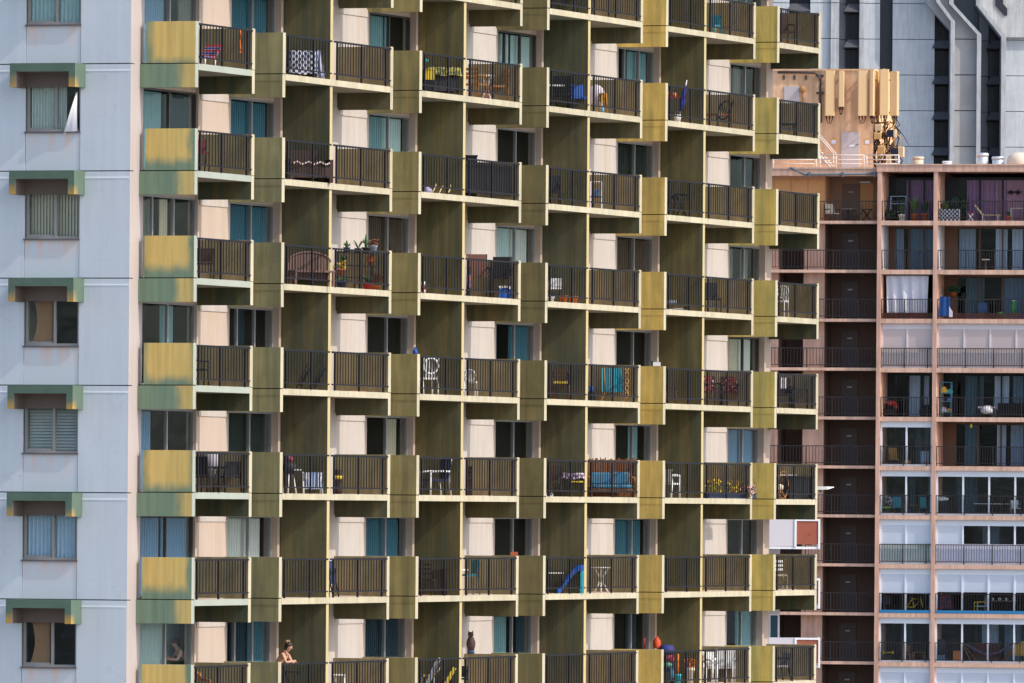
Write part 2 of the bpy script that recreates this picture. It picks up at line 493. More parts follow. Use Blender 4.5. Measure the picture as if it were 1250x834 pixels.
# rooms behind the windows: floors, back wall
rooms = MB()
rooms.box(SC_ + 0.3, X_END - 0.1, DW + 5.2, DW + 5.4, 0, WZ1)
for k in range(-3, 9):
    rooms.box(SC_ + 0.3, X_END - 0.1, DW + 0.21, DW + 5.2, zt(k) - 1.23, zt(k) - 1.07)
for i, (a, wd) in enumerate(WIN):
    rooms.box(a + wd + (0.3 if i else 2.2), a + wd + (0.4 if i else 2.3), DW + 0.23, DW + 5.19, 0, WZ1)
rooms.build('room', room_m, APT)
# solid lower storeys down to the street
low = MB()
low.box(SC_ + 0.05, X_END, DW + 0.05, DW + 14, 0, zt(8) - 1.25, 0)
low.box(SC_ + 0.3, X_END - 0.3, DW + 5.5, DW + 14, zt(8) - 1.25, WZ1, 0)
low.box(SC_ + 0.02, X_END - 0.03, DW + 0.23, DW + 14, WZ1 - 0.3, WZ1 - 0.01, 0)
low.build('building_core', [white_wall], APT)

# --- windows of the balcony facade ---------------------------------------
CUR = {}
def curtain_mat(c):
    nm = 'curtain_' + '_'.join(str(q) for q in c)
    names = {(120,165,170): 'teal_curtain', (190,215,210): 'pale_green_curtain', (215,215,205): 'white_curtain', (205,190,160): 'beige_curtain', (62,118,138): 'blue_curtain',
             (110,150,185): 'light_blue_curtain', (95,75,60): 'brown_curtain', (120,120,110): 'grey_curtain_and_reflection', (235,180,130): 'tan_reflection', (222,226,212): 'pale_sage_curtain', (235,215,180): 'sand_blind', (200,220,235): 'pale_sky_curtain', (35,60,75): 'dark_blue_curtain', (45,55,50): 'dark_green_curtain'}
    return flat(names.get(c, nm), c, 0.85, rough=0.9, var=0.1)
def curtain(x0, x1, z0, z1, y, col, parent, nfold=None):
    w_ = x1 - x0
    nf = nfold or max(3, int(w_ / 0.16))
    ph = random.random() * 6
    b = MB().sheet(lambda u, v: (x0 + w_ * u + 0.01 * math.sin(9 * u + ph) * (1 - v), y + 0.045 * math.sin(u * nf * 2 * math.pi + 0.6 * math.sin(5 * u + ph)), z0 + (z1 - z0) * v), nf * 8, 2)
    return b.build('curtain', curtain_mat(col), parent)

wp = {}
def facade_window(i, k, panels=2, curtains=(), dark=False, opened=0.0):
    a, wd = WIN[i]
    z0, z1 = win_z(k)
    key = (round(wd, 2), panels, dark)
    t = 0.05
    y = 0.045
    b = MB()
    b.box(0, wd, y - 0.04, y + 0.06, z1 - z0 - t, z1 - z0); b.box(0, wd, y - 0.04, y + 0.06, 0, t)
    b.box(0, t, y - 0.04, y + 0.06, t, z1 - z0 - t); b.box(wd - t, wd, y - 0.04, y + 0.06, t, z1 - z0 - t)
    for q in range(1, panels):
        xx = wd * q / panels if panels == 2 else (wd * (0.2 if q == 1 else 0.6))
        b.box(xx - 0.035, xx + 0.035, y - 0.03, y + 0.05, t, z1 - z0 - t)
    fr = b.build('window', alu_dark if dark else alu, APT, (a, DW, z0))
    p = MB().box(t + opened * wd * 0.45, wd - t, y + 0.005, y + 0.013, t, z1 - z0 - t)
    p.build('pane', glass, fr)
    for (c0, c1, col) in curtains:
        curtain(t + c0 * (wd - 2 * t), t + c1 * (wd - 2 * t), 0.06, z1 - z0 - 0.07, 0.22, col, fr)
    if (i, k) == (0, 6):
        curtain(0.1, wd + 1.6, 0.06, z1 - z0 - 0.07, 0.85, PG, fr)  # sheet added behind the woman for a brighter backdrop
    return fr
TE, PG, WH, BE, BL, LB, BR, GR, DB, DG = (120,165,170), (190,215,210), (215,215,205), (205,190,160), (62,118,138), (110,150,185), (95,75,60), (120,120,110), (35,60,75), (45,55,50)
W = {
 (0, 0): dict(curtains=[(0, .5, LB), (.78, 1, GR)]), (0, 1): dict(curtains=[(0, .45, TE), (.55, 1, DB)], dark=True), (0, 2): dict(curtains=[(0, .26, GR), (.45, .6, BE)], panels=3, opened=0),
 (0, 3): dict(curtains=[(.5, .72, TE)]), (0, 4): dict(curtains=[(0, .3, LB)]), (0, 5): dict(curtains=[(0, .47, LB), (.52, 1, LB)], dark=True), (0, 6): dict(),
 (1, 0): dict(curtains=[(0, .96, BL)]), (1, 1): dict(curtains=[(0, .95, BL)]), (1, 2): dict(curtains=[(0, 1, BL)]), (1, 3): dict(curtains=[(.35, .5, DB)], panels=3), (1, 4): dict(curtains=[(0, 1, DG)]),
 (1, 5): dict(curtains=[(0, .45, WH), (.5, .9, WH)]), (1, 6): dict(curtains=[(.22, .58, DB), (.62, 1, BL)], panels=3),
 (2, 0): dict(curtains=[(.12, .48, TE), (.52, .64, TE)], dark=True), (2, 1): dict(curtains=[(0, .48, TE), (.52, .95, PG)]), (2, 2): dict(curtains=[(0, 1, BR)]), (2, 3): dict(), (2, 4): dict(curtains=[(.62, .9, BE)], dark=False),
 (2, 5): dict(curtains=[(0, .47, BL), (.52, .95, BL)]), (2, 6): dict(curtains=[(0, 1, DB)]),
 (3, 0): dict(curtains=[(0, .42, PG), (.5, 1, PG)], panels=3, dark=True), (3, 1): dict(), (3, 2): dict(curtains=[(0, .5, PG), (.5, .95, WH)]), (3, 3): dict(curtains=[(.52, 1, BL)]), (3, 4): dict(), (3, 5): dict(), (3, 6): dict(curtains=[(.0, .48, TE), (.8, 1, DB)]),
 (4, 0): dict(curtains=[(.45, .68, TE), (.75, .95, TE)], panels=3), (4, 1): dict(curtains=[(0, 1, DG)]), (4, 2): dict(curtains=[(0, 1, BR)]), (4, 3): dict(), (4, 4): dict(curtains=[(.55, .8, TE)]), (4, 5): dict(curtains=[(.2, .9, BL)]), (4, 6): dict(curtains=[(.5, .8, DB)]),
 (5, 0): dict(curtains=[(.3, .5, GR)]), (5, 1): dict(curtains=[(.5, .9, DB)]), (5, 2): dict(curtains=[(.1, .3, GR), (.6, .8, GR)]), (5, 3): dict(curtains=[(.15, .48, BE), (.5, .9, WH)], dark=True), (5, 4): dict(curtains=[(0, .5, LB), (.55, 1, LB)]), (5, 5): dict(), (5, 6): dict(curtains=[(.5, 1, TE)]),  # some grey sheets here imitate reflections in the glass
}
for k in ROWS:
    for i in range(6):
        facade_window(i, k, **W.get((i, k), dict(curtains=[(0, .4, GR)])))

# --- grey end wall --------------------------------------------------------
grey = mat('blue_grey_paint', (0.62, 0.65, 0.685), rough=0.9, var=0.06, streak=0.35, rgb2=(0.56, 0.60, 0.65), thr=(0.45, 0.7), sscale=(2.5, 2.5, 0.15), scale=0.8, bump=0.04, grime=0.035, cracks=0.10)
def rust_mat():
    m = bpy.data.materials.new('grey_paint_rust_runs'); m.use_nodes = True
    n, l = m.node_tree.nodes, m.node_tree.links
    b = n['Principled BSDF']; b.inputs['Roughness'].default_value = 0.9
    tc = n.new('ShaderNodeTexCoord'); sp = n.new('ShaderNodeSeparateXYZ'); l.new(tc.outputs['Generated'], sp.inputs[0])
    g_ = n.new('ShaderNodeNewGeometry'); mp = n.new('ShaderNodeMapping'); mp.inputs['Scale'].default_value = (5, 5, 0.45)
    l.new(g_.outputs['Position'], mp.inputs[0])
    no = n.new('ShaderNodeTexNoise'); no.inputs['Scale'].default_value = 1; no.inputs['Detail'].default_value = 5; l.new(mp.outputs[0], no.inputs['Vector'])
    a = n.new('ShaderNodeMapRange'); a.inputs['From Min'].default_value = 0.35; a.inputs['From Max'].default_value = 1.0; l.new(sp.outputs['Z'], a.inputs['Value'])
    c = n.new('ShaderNodeMapRange'); c.inputs['From Min'].default_value = 0.4; c.inputs['From Max'].default_value = 0.68; l.new(no.outputs['Fac'], c.inputs['Value'])
    mu = n.new('ShaderNodeMath'); mu.operation = 'MULTIPLY'; l.new(a.outputs[0], mu.inputs[0]); l.new(c.outputs[0], mu.inputs[1])
    mx = n.new('ShaderNodeMix'); mx.data_type = 'RGBA'; l.new(mu.outputs[0], mx.inputs[0])
    mx.inputs[6].default_value = (0.61, 0.63, 0.665, 1); mx.inputs[7].default_value = (0.74, 0.52, 0.43, 1)
    l.new(mx.outputs[2], b.inputs['Base Color'])
    MATS['rust'] = m
    return m
rust = rust_mat()
GY0 = DW                                             # wall runs along local y from the corner
def gy(px): return FM.y_at(px, 400, SC_)[0]
ywa, ywb = gy(95.5), gy(29.5)                         # window bay (right, left)
ylim = gy(-60)
gw = MB(); sp_list = []
G = 0.028
for k in range(-3, 8):
    zt_ = zt(k) - 1.07                                # joint at the top of this row's slab line
    zb_ = zt(k + 1) - 1.07
    # storey panel from zb_ (bottom joint) to zt_ (top joint)
    wz0, wz1 = zb_ + 0.98, zb_ + 2.27                 # window opening
    gw.box(SC_, SC_ + 0.25, DW - 0.003, ywa - G / 2, zb_, zt_ - G, 0, fm={'y0': 3})
    gw.box(SC_, SC_ + 0.25, ywb + G / 2, ylim, zb_, zt_ - G, 0)
    gw.box(SC_, SC_ + 0.25, ywa + G / 2, ywb - G / 2, wz1, zt_ - G, 0)
    gw.box(SC_ - 0.008, SC_, DW + 0.02, ylim, zt_ - G - 0.17, zt_ - G - 0.135, 1)     # slight ledge under the slab joint, its catch of light painted pale
    sp_list.append((zb_, wz0))
gw.box(SC_ + 0.05, SC_ + 0.3, DW + 0.03, ywa, zt(8), WZ1, 2)
gw.box(SC_ + 0.05, SC_ + 0.3, ywb, ylim, zt(8), WZ1, 2)
pale = mat('pale_grey_lit_ledge', (0.86, 0.88, 0.90), rough=0.9)
gjoint = mat('grey_joint', (0.10, 0.11, 0.12), rough=1)
gw.build('end_wall', [grey, pale, gjoint, pinkish], APT)
MB().box(SC_ + 0.25, SC_ + 0.3, ywa, ywb, 0, zt(8), 0).box(SC_, SC_ + 0.3, DW + 0.06, ylim, 0, zt(8) - 1.08).box(SC_ + 0.3, SC_ + 20, ylim - 0.3, ylim, 0, WZ1).build('end_wall_base', [grey], APT)
for (a, c) in sp_list:
    MB().box(SC_ + 0.012, SC_ + 0.25, ywa + 0.0, ywb - 0.0, a + 0.0, c - 0.03, 0).build('spandrel_panel', [rust], APT)

hood_m = None
def hood_mat():
    m = bpy.data.materials.new('green_hood_paint'); m.use_nodes = True
    n, l = m.node_tree.nodes, m.node_tree.links
    b = n['Principled BSDF']; b.inputs['Roughness'].default_value = 0.8
    tc = n.new('ShaderNodeTexCoord'); sp = n.new('ShaderNodeSeparateXYZ'); l.new(tc.outputs['Object'], sp.inputs[0])
    g_ = n.new('ShaderNodeNewGeometry'); no = n.new('ShaderNodeTexNoise'); no.inputs['Scale'].default_value = 3; no.inputs['Detail'].default_value = 5
    l.new(g_.outputs['Position'], no.inputs['Vector'])
    ad = n.new('ShaderNodeMath'); ad.operation = 'MULTIPLY_ADD'; ad.inputs[1].default_value = 0.5; l.new(no.outputs['Fac'], ad.inputs[0]); l.new(sp.outputs['Z'], ad.inputs[2])
    a = n.new('ShaderNodeMapRange'); a.inputs['From Min'].default_value = -0.08; a.inputs['From Max'].default_value = -0.35; l.new(ad.outputs[0], a.inputs['Value'])
    f2 = n.new('ShaderNodeMapRange'); f2.inputs['From Min'].default_value = -0.4; f2.inputs['From Max'].default_value = -0.66; l.new(sp.outputs['X'], f2.inputs['Value'])
    mu = n.new('ShaderNodeMath'); mu.operation = 'MULTIPLY'; l.new(a.outputs[0], mu.inputs[0]); l.new(f2.outputs[0], mu.inputs[1])
    mx = n.new('ShaderNodeMix'); mx.data_type = 'RGBA'; l.new(mu.outputs[0], mx.inputs[0])
    mx.inputs[6].default_value = (0.115, 0.18, 0.13, 1); mx.inputs[7].default_value = (0.58, 0.34, 0.08, 1)
    mx2 = n.new('ShaderNodeMix'); mx2.data_type = 'RGBA'; mx2.blend_type = 'MULTIPLY'; mx2.inputs[0].default_value = 0.4
    l.new(mx.outputs[2], mx2.inputs[6]); l.new(no.outputs['Fac'], mx2.inputs[7])
    l.new(mx2.outputs[2], b.inputs['Base Color'])
    return m
hood_m = hood_mat()
brown_in = mat('brown_hood_lining', (0.17, 0.135, 0.115), rough=0.9)
hood0 = None
TN_REFL, PT, LW, SB = (235, 180, 130), (222, 226, 212), (200, 220, 235), (235, 215, 180)
GWC = {-2: (BE, 0), -1: (PG, 0), 0: (PT, 3), 1: (SB, 1), 2: (TN_REFL, 4), 3: (LB, 2), 4: (LW, 0), 5: (TN_REFL, 4), 6: (PT, 0)}  # tan sheets stand in for a brown building reflected in the panes
for k in range(-2, 7):
    zb_ = zt(k) - 1.07
    wz0, wz1 = zb_ + 0.98 - 2.7, zb_ + 2.27 - 2.7      # the window below joint k
    ya, yb = ywa, ywb
    wd = yb - ya; hh = wz1 - wz0
    f = MB(); t = 0.06
    f.box(0.10, 0.2, 0, wd, hh - t, hh); f.box(0.07, 0.2, 0, wd, 0, t)
    f.box(0.10, 0.2, 0, t, t, hh - t); f.box(0.10, 0.2, wd - t, wd, t, hh - t)
    f.box(0.09, 0.18, wd * 0.46 - 0.03, wd * 0.46 + 0.03, t, hh - t)
    f.box(0.12, 0.17, wd * 0.5, wd - t, hh - t - 0.05, hh - t); f.box(0.12, 0.17, wd * 0.5, wd - t, t, t + 0.05)
    fr = f.build('window', mat('grey_bronze_frame', (0.33, 0.31, 0.29), rough=0.5), APT, (SC_, ya, wz0))
    MB().box(0.145, 0.152, t, wd - t, t, hh - t).build('pane', glass, fr)
    MB().box(-0.05, 0.07, -0.03, wd + 0.03, -0.035, 0.0).build('sill', mat('dark_sill', (0.14, 0.12, 0.13), rough=0.7), fr)
    # dark room box behind
    rb = MB()
    rb.box(1.8, 1.85, -0.2, wd + 0.2, -0.2, hh + 0.2)
    rb.build('room_wall', room_m, fr)
    c = GWC[k]
    if c:
        col, mode = c
        if mode == 2:
            bl = MB()
            nS = 15
            for q in range(nS):
                z = t + 0.02 + (hh - 2 * t) * q / nS
                bl.add([(0.25, t, z), (0.25, wd - t, z), (0.31, wd - t, z + 0.068), (0.31, t, z + 0.068)], [(0, 1, 2, 3)])
            bl.build('blind', curtain_mat(WH), fr)
        elif mode == 1:
            bl = MB(); nS = 16
            for q in range(nS):
                y = t + (wd - 2 * t) * q / nS
                bl.add([(0.25, y, t), (0.29, y + 0.085, t), (0.29, y + 0.085, hh - t), (0.25, y, hh - t)], [(0, 1, 2, 3)])
            bl.build('blind', curtain_mat(SB), fr)
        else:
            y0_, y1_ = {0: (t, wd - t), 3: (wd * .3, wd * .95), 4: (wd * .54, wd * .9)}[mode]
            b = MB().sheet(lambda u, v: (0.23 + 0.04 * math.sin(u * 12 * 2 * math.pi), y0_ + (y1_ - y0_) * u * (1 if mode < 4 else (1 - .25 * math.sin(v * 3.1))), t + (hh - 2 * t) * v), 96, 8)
            b.build('curtain', curtain_mat(col), fr)  # tan ones imitate a reflection, the others hang as cloth
    if k == 0:      # a white curtain blown out through the open right pane
        bc = MB().sheet(lambda u, v: (-0.03 - 0.10 * math.sin(v * 2.6) * (0.4 + u), 0.05 + (0.02 + 0.36 * (1 - v) ** 1.3) * u, 0.0 + 0.98 * v - 0.06 * u * (1 - v) + 0.02 * math.sin(u * 12)), 10, 8)
        bc.build('blown_curtain', curtain_mat((235, 232, 238)), fr)
    # hood
    hy0, hy1 = ya - 0.15, yb + 0.15
    hw = hy1 - hy0
    if hood0 is None:
        D = 0.72
        hb = MB()
        hb.box(-D, 0, 0, hw, -0.21, 0.0, 0, fm={'bottom': 1})
        hb.box(-D, 0, 0, 0.17, -0.6, -0.2101, 0, fm={'y1': 1})
        hb.box(-D, 0, hw - 0.17, hw, -0.6, -0.2101, 0, fm={'y0': 1})
        hb.box(-0.035, 0, 0.17, hw - 0.17, -0.58, -0.2101, 1)
        hood0 = hb.build('window_hood', [hood_m, brown_in], APT, (SC_, hy0, zb_ - 0.02))
    else:
        h = hood0.copy(); COL.objects.link(h); h.location.z = zb_ - 0.02
# ------------------------------------------------------------------ pink apartment building (further back, right)
FP = Frame((1068.5 - CX) / FPX * 564, 564, -math.radians(12))
def pxp(px, py=420, y=0.0): return FP.x_at(px, py, y)[0]
def pzp(px, py, y=0.0): return FP.x_at(px, py, y)[1]
PK = thing('apartment_building', 'pink concrete apartment building with square balcony bays, right of the olive one', 'building', (FP.o[0], FP.o[1], 0), FP.ang)
pk = mat('salmon_pink_paint', (0.64, 0.385, 0.29), rough=0.9, var=0.12, streak=0.3, rgb2=(0.46, 0.27, 0.20), sscale=(1, 1, 0.2), scale=0.5, grime=0.2)
pk_l = mat('pale_salmon_paint', (0.68, 0.43, 0.32), rough=0.9, var=0.1, grime=0.2)
pk_o = mat('orange_peach_paint', (0.64, 0.34, 0.19), rough=0.9, var=0.08, streak=0.3, rgb2=(0.45, 0.22, 0.12), sscale=(1, 1, 0.2))
pk_d = mat('brown_recess_shade', (0.115, 0.068, 0.052), rough=0.9)  # deep shade of the corridor recesses put into the wall colour
pk_w = mat('white_recess_paint', (0.62, 0.62, 0.66), rough=0.9)
pk_b = mat('orange_closet_paint', (0.66, 0.32, 0.13), rough=0.8)
pr_m = mat('brown_black_rail_paint', (0.03, 0.025, 0.025), rough=0.5)
fr_w = mat('white_window_frame', (0.72, 0.75, 0.82), rough=0.6, var=0.06)
shut_p = mat('pinkish_shutter', (0.56, 0.46, 0.45), rough=0.7, var=0.05)
shut_w = mat('white_shutter', (0.60, 0.64, 0.72), rough=0.6, var=0.05)
blue_strip = flat('bright_blue_strip', (40, 130, 190), 0.9)
dglass = glass_mat('dark_bay_glass', (0.84, 0.90, 0.95), 1.12, 0.012)
pdz = pzp(1100, 269.5)                      # floor level of the top flat
def fz(j): return pdz - 2.7 * j
RD = 2.0                                    # depth of the balconies
XA0, XA1 = pxp(1075), pxp(1138.6)
XB0, XB1 = pxp(1143.5), pxp(1143.5) + 5.9
XC0 = pxp(858)
XP0, XP1 = pxp(1070), pxp(1075)
ZTOP = pzp(1150, 202)
# structure of the frame: slabs, pillars, roof band
for j in range(0, 13):
    if j < 12:
        MB().box(XP1 + 0.002, XA1 - 0.002, -0.02, RD + 4, fz(j) - 0.25, fz(j), 0).build('floor_slab', [pk_l], PK)
        MB().box(XB0 + 0.002, XB1, -0.02, RD + 4, fz(j) - 0.25, fz(j), 0).build('floor_slab', [pk_l], PK)
        MB().box(XC0, XP0 - 0.002, 0.38, RD + 4, fz(j) - 0.16, fz(j), 0).build('corridor_slab', [pk_l], PK)
for (a, c) in ((XP0, XP1), (XA1, XB0), (XB1, XB1 + 0.25)):
    MB().box(a, c, -0.06, RD + 4, 0, ZTOP - 0.35, 0).build('pillar', [pk], PK)
MB().box(XP0 - 0.05, XB1 + 0.3, -0.10, RD + 14, ZTOP - 0.349, ZTOP, 0).box(XP0 - 0.08, XB1 + 0.35, -0.14, RD + 14, ZTOP + 0.001, ZTOP + 0.07, 1).build('roof_band', [pk, pk_l], PK)
ZC0 = pzp(1000, 214.5)
MB().box(XC0, XP0 - 0.06, 0.30, RD + 14, ZC0, pzp(1000, 206), 0).box(XC0, XP0 - 0.06, 0.26, RD + 14, pzp(1000, 206) + 0.001, pzp(1000, 206) + 0.09, 1).build('roof_parapet', [pk, pk_l], PK)
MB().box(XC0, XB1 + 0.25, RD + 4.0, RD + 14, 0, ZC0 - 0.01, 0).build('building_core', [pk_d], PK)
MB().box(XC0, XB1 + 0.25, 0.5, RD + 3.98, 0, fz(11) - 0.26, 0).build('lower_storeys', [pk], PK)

def bars(b, x0, x1, y, z0, step, hgt=1.1, post=None, r=0.012):
    b.box(x0, x1, y - 0.02, y + 0.02, z0 + hgt - 0.045, z0 + hgt)
    b.box(x0, x1, y - 0.015, y + 0.015, z0 + 0.13, z0 + 0.165)
    n = max(2, round((x1 - x0) / step))
    for q in range(n + 1):
        x = x0 + (x1 - x0) * q / n
        if post and q % post == 0:
            b.box(x - 0.028, x + 0.028, y - 0.02, y + 0.02, z0 + 0.0, z0 + hgt - 0.046)
        else:
            b.box(x - r, x + r, y - r, y + r, z0 + 0.166, z0 + hgt - 0.046)
    return b
rproto = {}
def p_rail(name, x0, x1, y, j, step, post=None):
    key = (round(x0, 2), name)
    if key in rproto:
        c = rproto[key].copy(); COL.objects.link(c); c.location.z = fz(j); return c
    o = bars(MB(), x0, x1, y, 0, step, post=post).build('railing', [pr_m], PK, (0, 0, fz(j)))
    rproto[key] = o
    return o
for j in range(0, 12):
    p_rail('a', XP1 + 0.01, XA1 - 0.01, 0.05, j, 0.145, 9)
    p_rail('b', XB0 + 0.01, XB1 - 0.01, 0.05, j, 0.145, 11)
    p_rail('c', XC0, XP0 - 0.02, 0.45, j, 0.16 if j else 0.18, 8)

# corridor back walls and recesses
X950, X982, X1006 = pxp(950, 420, 1.2), pxp(980.5, 420, 1.2), pxp(1006, 420, 1.2)
for j in range(0, 12):
    z0, z1 = fz(j) + 0.001, fz(j) + 2.539
    top = j == 0
    mw = pk_o if top else pk
    w_ = MB().box(XC0, X950, 1.2, 4.0, z0, z1, 0).box(X982, X1006, 1.2, 4.0, z0, z1, 0)
    if top: w_.box(X950 + 0.001, X982 - 0.001, 1.2, 4.0, z0, z1, 0)
    w_.box(X950, X982, 3.2 if not top else 3.9, 4.0, z0, z1, 1 if not top else 0)
    w_.box(X1006, XP0, 2.9, 4.0, z0, z1, 2 if top else 1)
    w_.box(XP0 - 0.06, XP0 - 0.003, 0.6, 2.9, z0, z1, 2 if top else 1)
    wo = w_.build('corridor_wall', [mw, pk_d, mat('umber_wall_paint', (0.38, 0.22, 0.14), rough=0.9)], PK)
    if not top:
        MB().box(X1006 + 0.003, X1006 + 0.05, 1.25, 2.9, z0, z1, 0).box(X950, X950 + 0.05, 1.25, 3.2, z0, z1).box(X982 - 0.05, X982 - 0.002, 1.25, 3.2, z0, z1).box(X950, XP0 - 0.07, 1.22, 2.88, z1 - 0.03, z1 - 0.001).build('recess_shade_lining', [pk_d], PK)  # dark sheets painting shade onto the recess sides and ceiling
    # flat door with its small number plate, a lamp
    dx0 = pxp(1027, 420, 2.9)
    d = MB().box(dx0, dx0 + 0.95, 2.84, 2.898, z0, z0 + 2.1)
    dm = mat('brown_door_paint', (0.095, 0.07, 0.065), rough=0.6) if not top else mat('umber_door_paint', (0.20, 0.12, 0.09), rough=0.6)
    do = d.build('door', [dm], PK)
    MB().box(dx0 + 0.35, dx0 + 0.62, 2.825, 2.838, z0 + 1.62, z0 + 1.70).build('number_plate', [mat('pale_plate', (0.4, 0.38, 0.36) if top else (0.2, 0.18, 0.17), rough=0.5)], do)
    MB().ball((dx0 + 0.87, 2.80, z0 + 1.0), 0.04, 8).build('knob', [alu], do)
    if top:
        MB().box(dx0 + 1.02, dx0 + 1.75, 2.84, 2.898, z0, z0 + 2.15).build('door', [pk_b], PK)
        MB().box(dx0 + 1.02, dx0 + 1.62, 2.6, 2.839, z0 + 2.16, z0 + 2.25).build('door_lamp', [fr_w], PK)
        for q in range(4):
            xx = X950 - 1.2 + q * 0.95
            if xx + 0.9 < X1006:
                MB().box(xx, xx + 0.88, 1.165, 1.198, z0 + 0.1, z0 + 2.3).build('closet_door', [pk_b], PK)
    else:
        MB().ball((pxp(1052, 420, 2.5), 2.5, z1 - 0.12), (0.05, 0.05, 0.05), 8).build('ceiling_lamp', [mat('dim_lamp_glass', (0.16, 0.14, 0.14))], PK)

# balcony bays: side walls, glass doors at the back, enclosures at the front
purple = flat('plum_curtain', (200, 120, 165), 0.9); pinkc = flat('rose_curtain', (240, 150, 160), 0.95)
brownf = mat('brown_door_frame', (0.14, 0.07, 0.04), rough=0.6)
darkf = mat('black_door_frame', (0.015, 0.015, 0.018), rough=0.5)
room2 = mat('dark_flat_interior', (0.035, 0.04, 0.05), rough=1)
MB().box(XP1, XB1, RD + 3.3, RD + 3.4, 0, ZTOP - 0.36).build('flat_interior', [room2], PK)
def bay(x0, x1, j, kind, cur=(), fm=None, side=pk, nf=3):
    z0, z1 = fz(j) + 0.002, fz(j) + 2.448
    for q0, q1 in ((x0 + 0.003, x0 + 0.05), (x1 - 0.05, x1 - 0.003)):
        MB().box(q0, q1, 0.2, RD, z0, z1).build('bay_side_wall', [side], PK)
    wd = x1 - x0 - 0.12; x = x0 + 0.06
    fm = fm or darkf
    b = MB(); y = RD
    b.box(x, x + wd, y, y + 0.08, z1 - 0.12, z1); b.box(x, x + wd, y, y + 0.08, z0, z0 + 0.06)
    wall_w = 0.12 * wd
    b.box(x, x + wall_w, y + 0.005, y + 0.075, z0 + 0.06, z1 - 0.12)
    for q in range(nf + 1):
        xx = x + wall_w + (wd - wall_w) * q / nf
        b.box(xx - 0.05, xx + 0.04, y, y + 0.07, z0 + 0.061, z1 - 0.121)
    fo = b.build('sliding_door', [fm], PK)
    MB().box(x + wall_w, x + wd, y + 0.03, y + 0.036, z0 + 0.06, z1 - 0.12).build('pane', [dglass], fo)
    for (c0, c1, m_) in cur:
        a, c = x + wall_w + c0 * (wd - wall_w), x + wall_w + c1 * (wd - wall_w)
        nfold = max(3, int((c - a) / 0.2))
        MB().sheet(lambda u, v: (a + (c - a) * u, y + 0.16 + 0.05 * math.sin(u * nfold * 6.283), z0 + 0.05 + (z1 - z0 - 0.2) * v), nfold * 6, 1).build('curtain', [m_], fo)
def enclosure(x0, x1, j, n, closed=(), low=None, drop=None, m_=None, frame=None):
    """white framed window wall at the front edge; closed = list of panels with a shutter down, drop = shutter hanging this share of the height"""
    z0, z1 = fz(j) + 0.003, fz(j) + 2.447
    fm = frame or fr_w; y = 0.16
    b = MB()
    b.box(x0 + 0.004, x1 - 0.004, y, y + 0.12, z1 - 0.32, z1 - 0.002); b.box(x0 + 0.004, x1 - 0.004, y, y + 0.12, z0, z0 + 0.09)
    for q in range(n + 1):
        xx = x0 + 0.05 + (x1 - x0 - 0.1) * q / n
        b.box(xx - 0.045, xx + 0.045, y - 0.03, y + 0.10, z0 + 0.091, z1 - 0.321)
    fo = b.build('window_wall', [fm], PK)
    for q in range(n):
        a, c = x0 + 0.097 + (x1 - x0 - 0.1) * q / n, x0 + 0.003 + (x1 - x0 - 0.1) * (q + 1) / n
        if q in closed:
            s_ = MB(); zt_, zb = z1 - 0.322, z0 + 0.1
            if drop: zb = z1 - 0.32 - drop
            ns = int((zt_ - zb) / 0.09)
            for t in range(ns):
                za = zb + (zt_ - zb) * t / ns; zc = zb + (zt_ - zb) * (t + 1) / ns
                s_.add([(a, y + 0.03, za), (c, y + 0.03, za), (c, y + 0.018, zc), (a, y + 0.018, zc)], [(0, 1, 2, 3)])
                s_.add([(a, y + 0.018, zc), (c, y + 0.018, zc), (c, y + 0.03, zc), (a, y + 0.03, zc)], [(0, 1, 2, 3)])
            s_.build('shutter', [m_ or shut_w], fo)
        else:
            MB().box(a, c, y + 0.05, y + 0.056, z0 + 0.1, z1 - 0.33).build('pane', [glass_mat('clear_bay_glass', (0.9, 0.93, 0.95), 1.2, 0.02)], fo)
    if low:
        MB().box(x0 + 0.1, x1 - 0.1, y - 0.02, y - 0.008, z0 + 0.1, z0 + 1.12).build('parapet_panel', [low], fo)
    return fo
blc, tealc, whc, gyc = flat('slate_blue_curtain', (125, 145, 160), 0.9), flat('dark_teal_curtain', (90, 120, 128), 0.9), flat('off_white_drape', (225, 225, 230), 0.95), flat('grey_drape', (170, 180, 190), 0.9)
A, B = (XP1, XA1), (XB0, XB1)
bay(*A, 0, '', [(.25, 1, purple)]); bay(*B, 0, '', [(.1, .55, purple), (.3, .6, pinkc), (.6, 1, pinkc)], nf=4)
bay(*A, 1, '', [(.0, .2, gyc), (.3, 1, blc)], brownf, pk_w); bay(*B, 1, '', [(.02, .2, gyc), (.42, .55, whc), (.6, .72, whc)], brownf, pk_w, 4)
bay(*A, 2, '', [(.1, .5, tealc)]); bay(*B, 2, '', [(.1, .3, tealc), (.5, .75, blc)], brownf, nf=4)
for j in (3, 10, 11):
    for (x0, x1, n) in ((*A, 2), (*B, 4)):
        bay(x0, x1, j, '')
        enclosure(x0, x1, j, n, closed=range(n), m_=shut_p if j == 3 else shut_w, low=shut_p if j == 3 else None, frame=mat('lilac_white_frame', (0.66, 0.58, 0.60), rough=0.6) if j == 3 else None)
bay(*A, 4, '', [(.35, .6, whc), (.65, .8, whc)]); bay(*B, 4, '', [(.1, .3, tealc), (.42, .58, whc), (.62, .78, blc), (.85, 1, gyc)], nf=4)
bay(*A, 5, '', [(.5, .8, tealc)]); enclosure(*A, 5, 2)
bay(*B, 5, '', [(.1, .25, tealc), (.45, .55, whc), (.6, .75, gyc)], brownf, nf=4)
bay(*A, 6, '', [(.3, .5, tealc), (.8, 1, gyc)]); enclosure(*A, 6, 2)
bay(*B, 6, '', [(.0, .25, tealc)], nf=4); enclosure(*B, 6, 4)
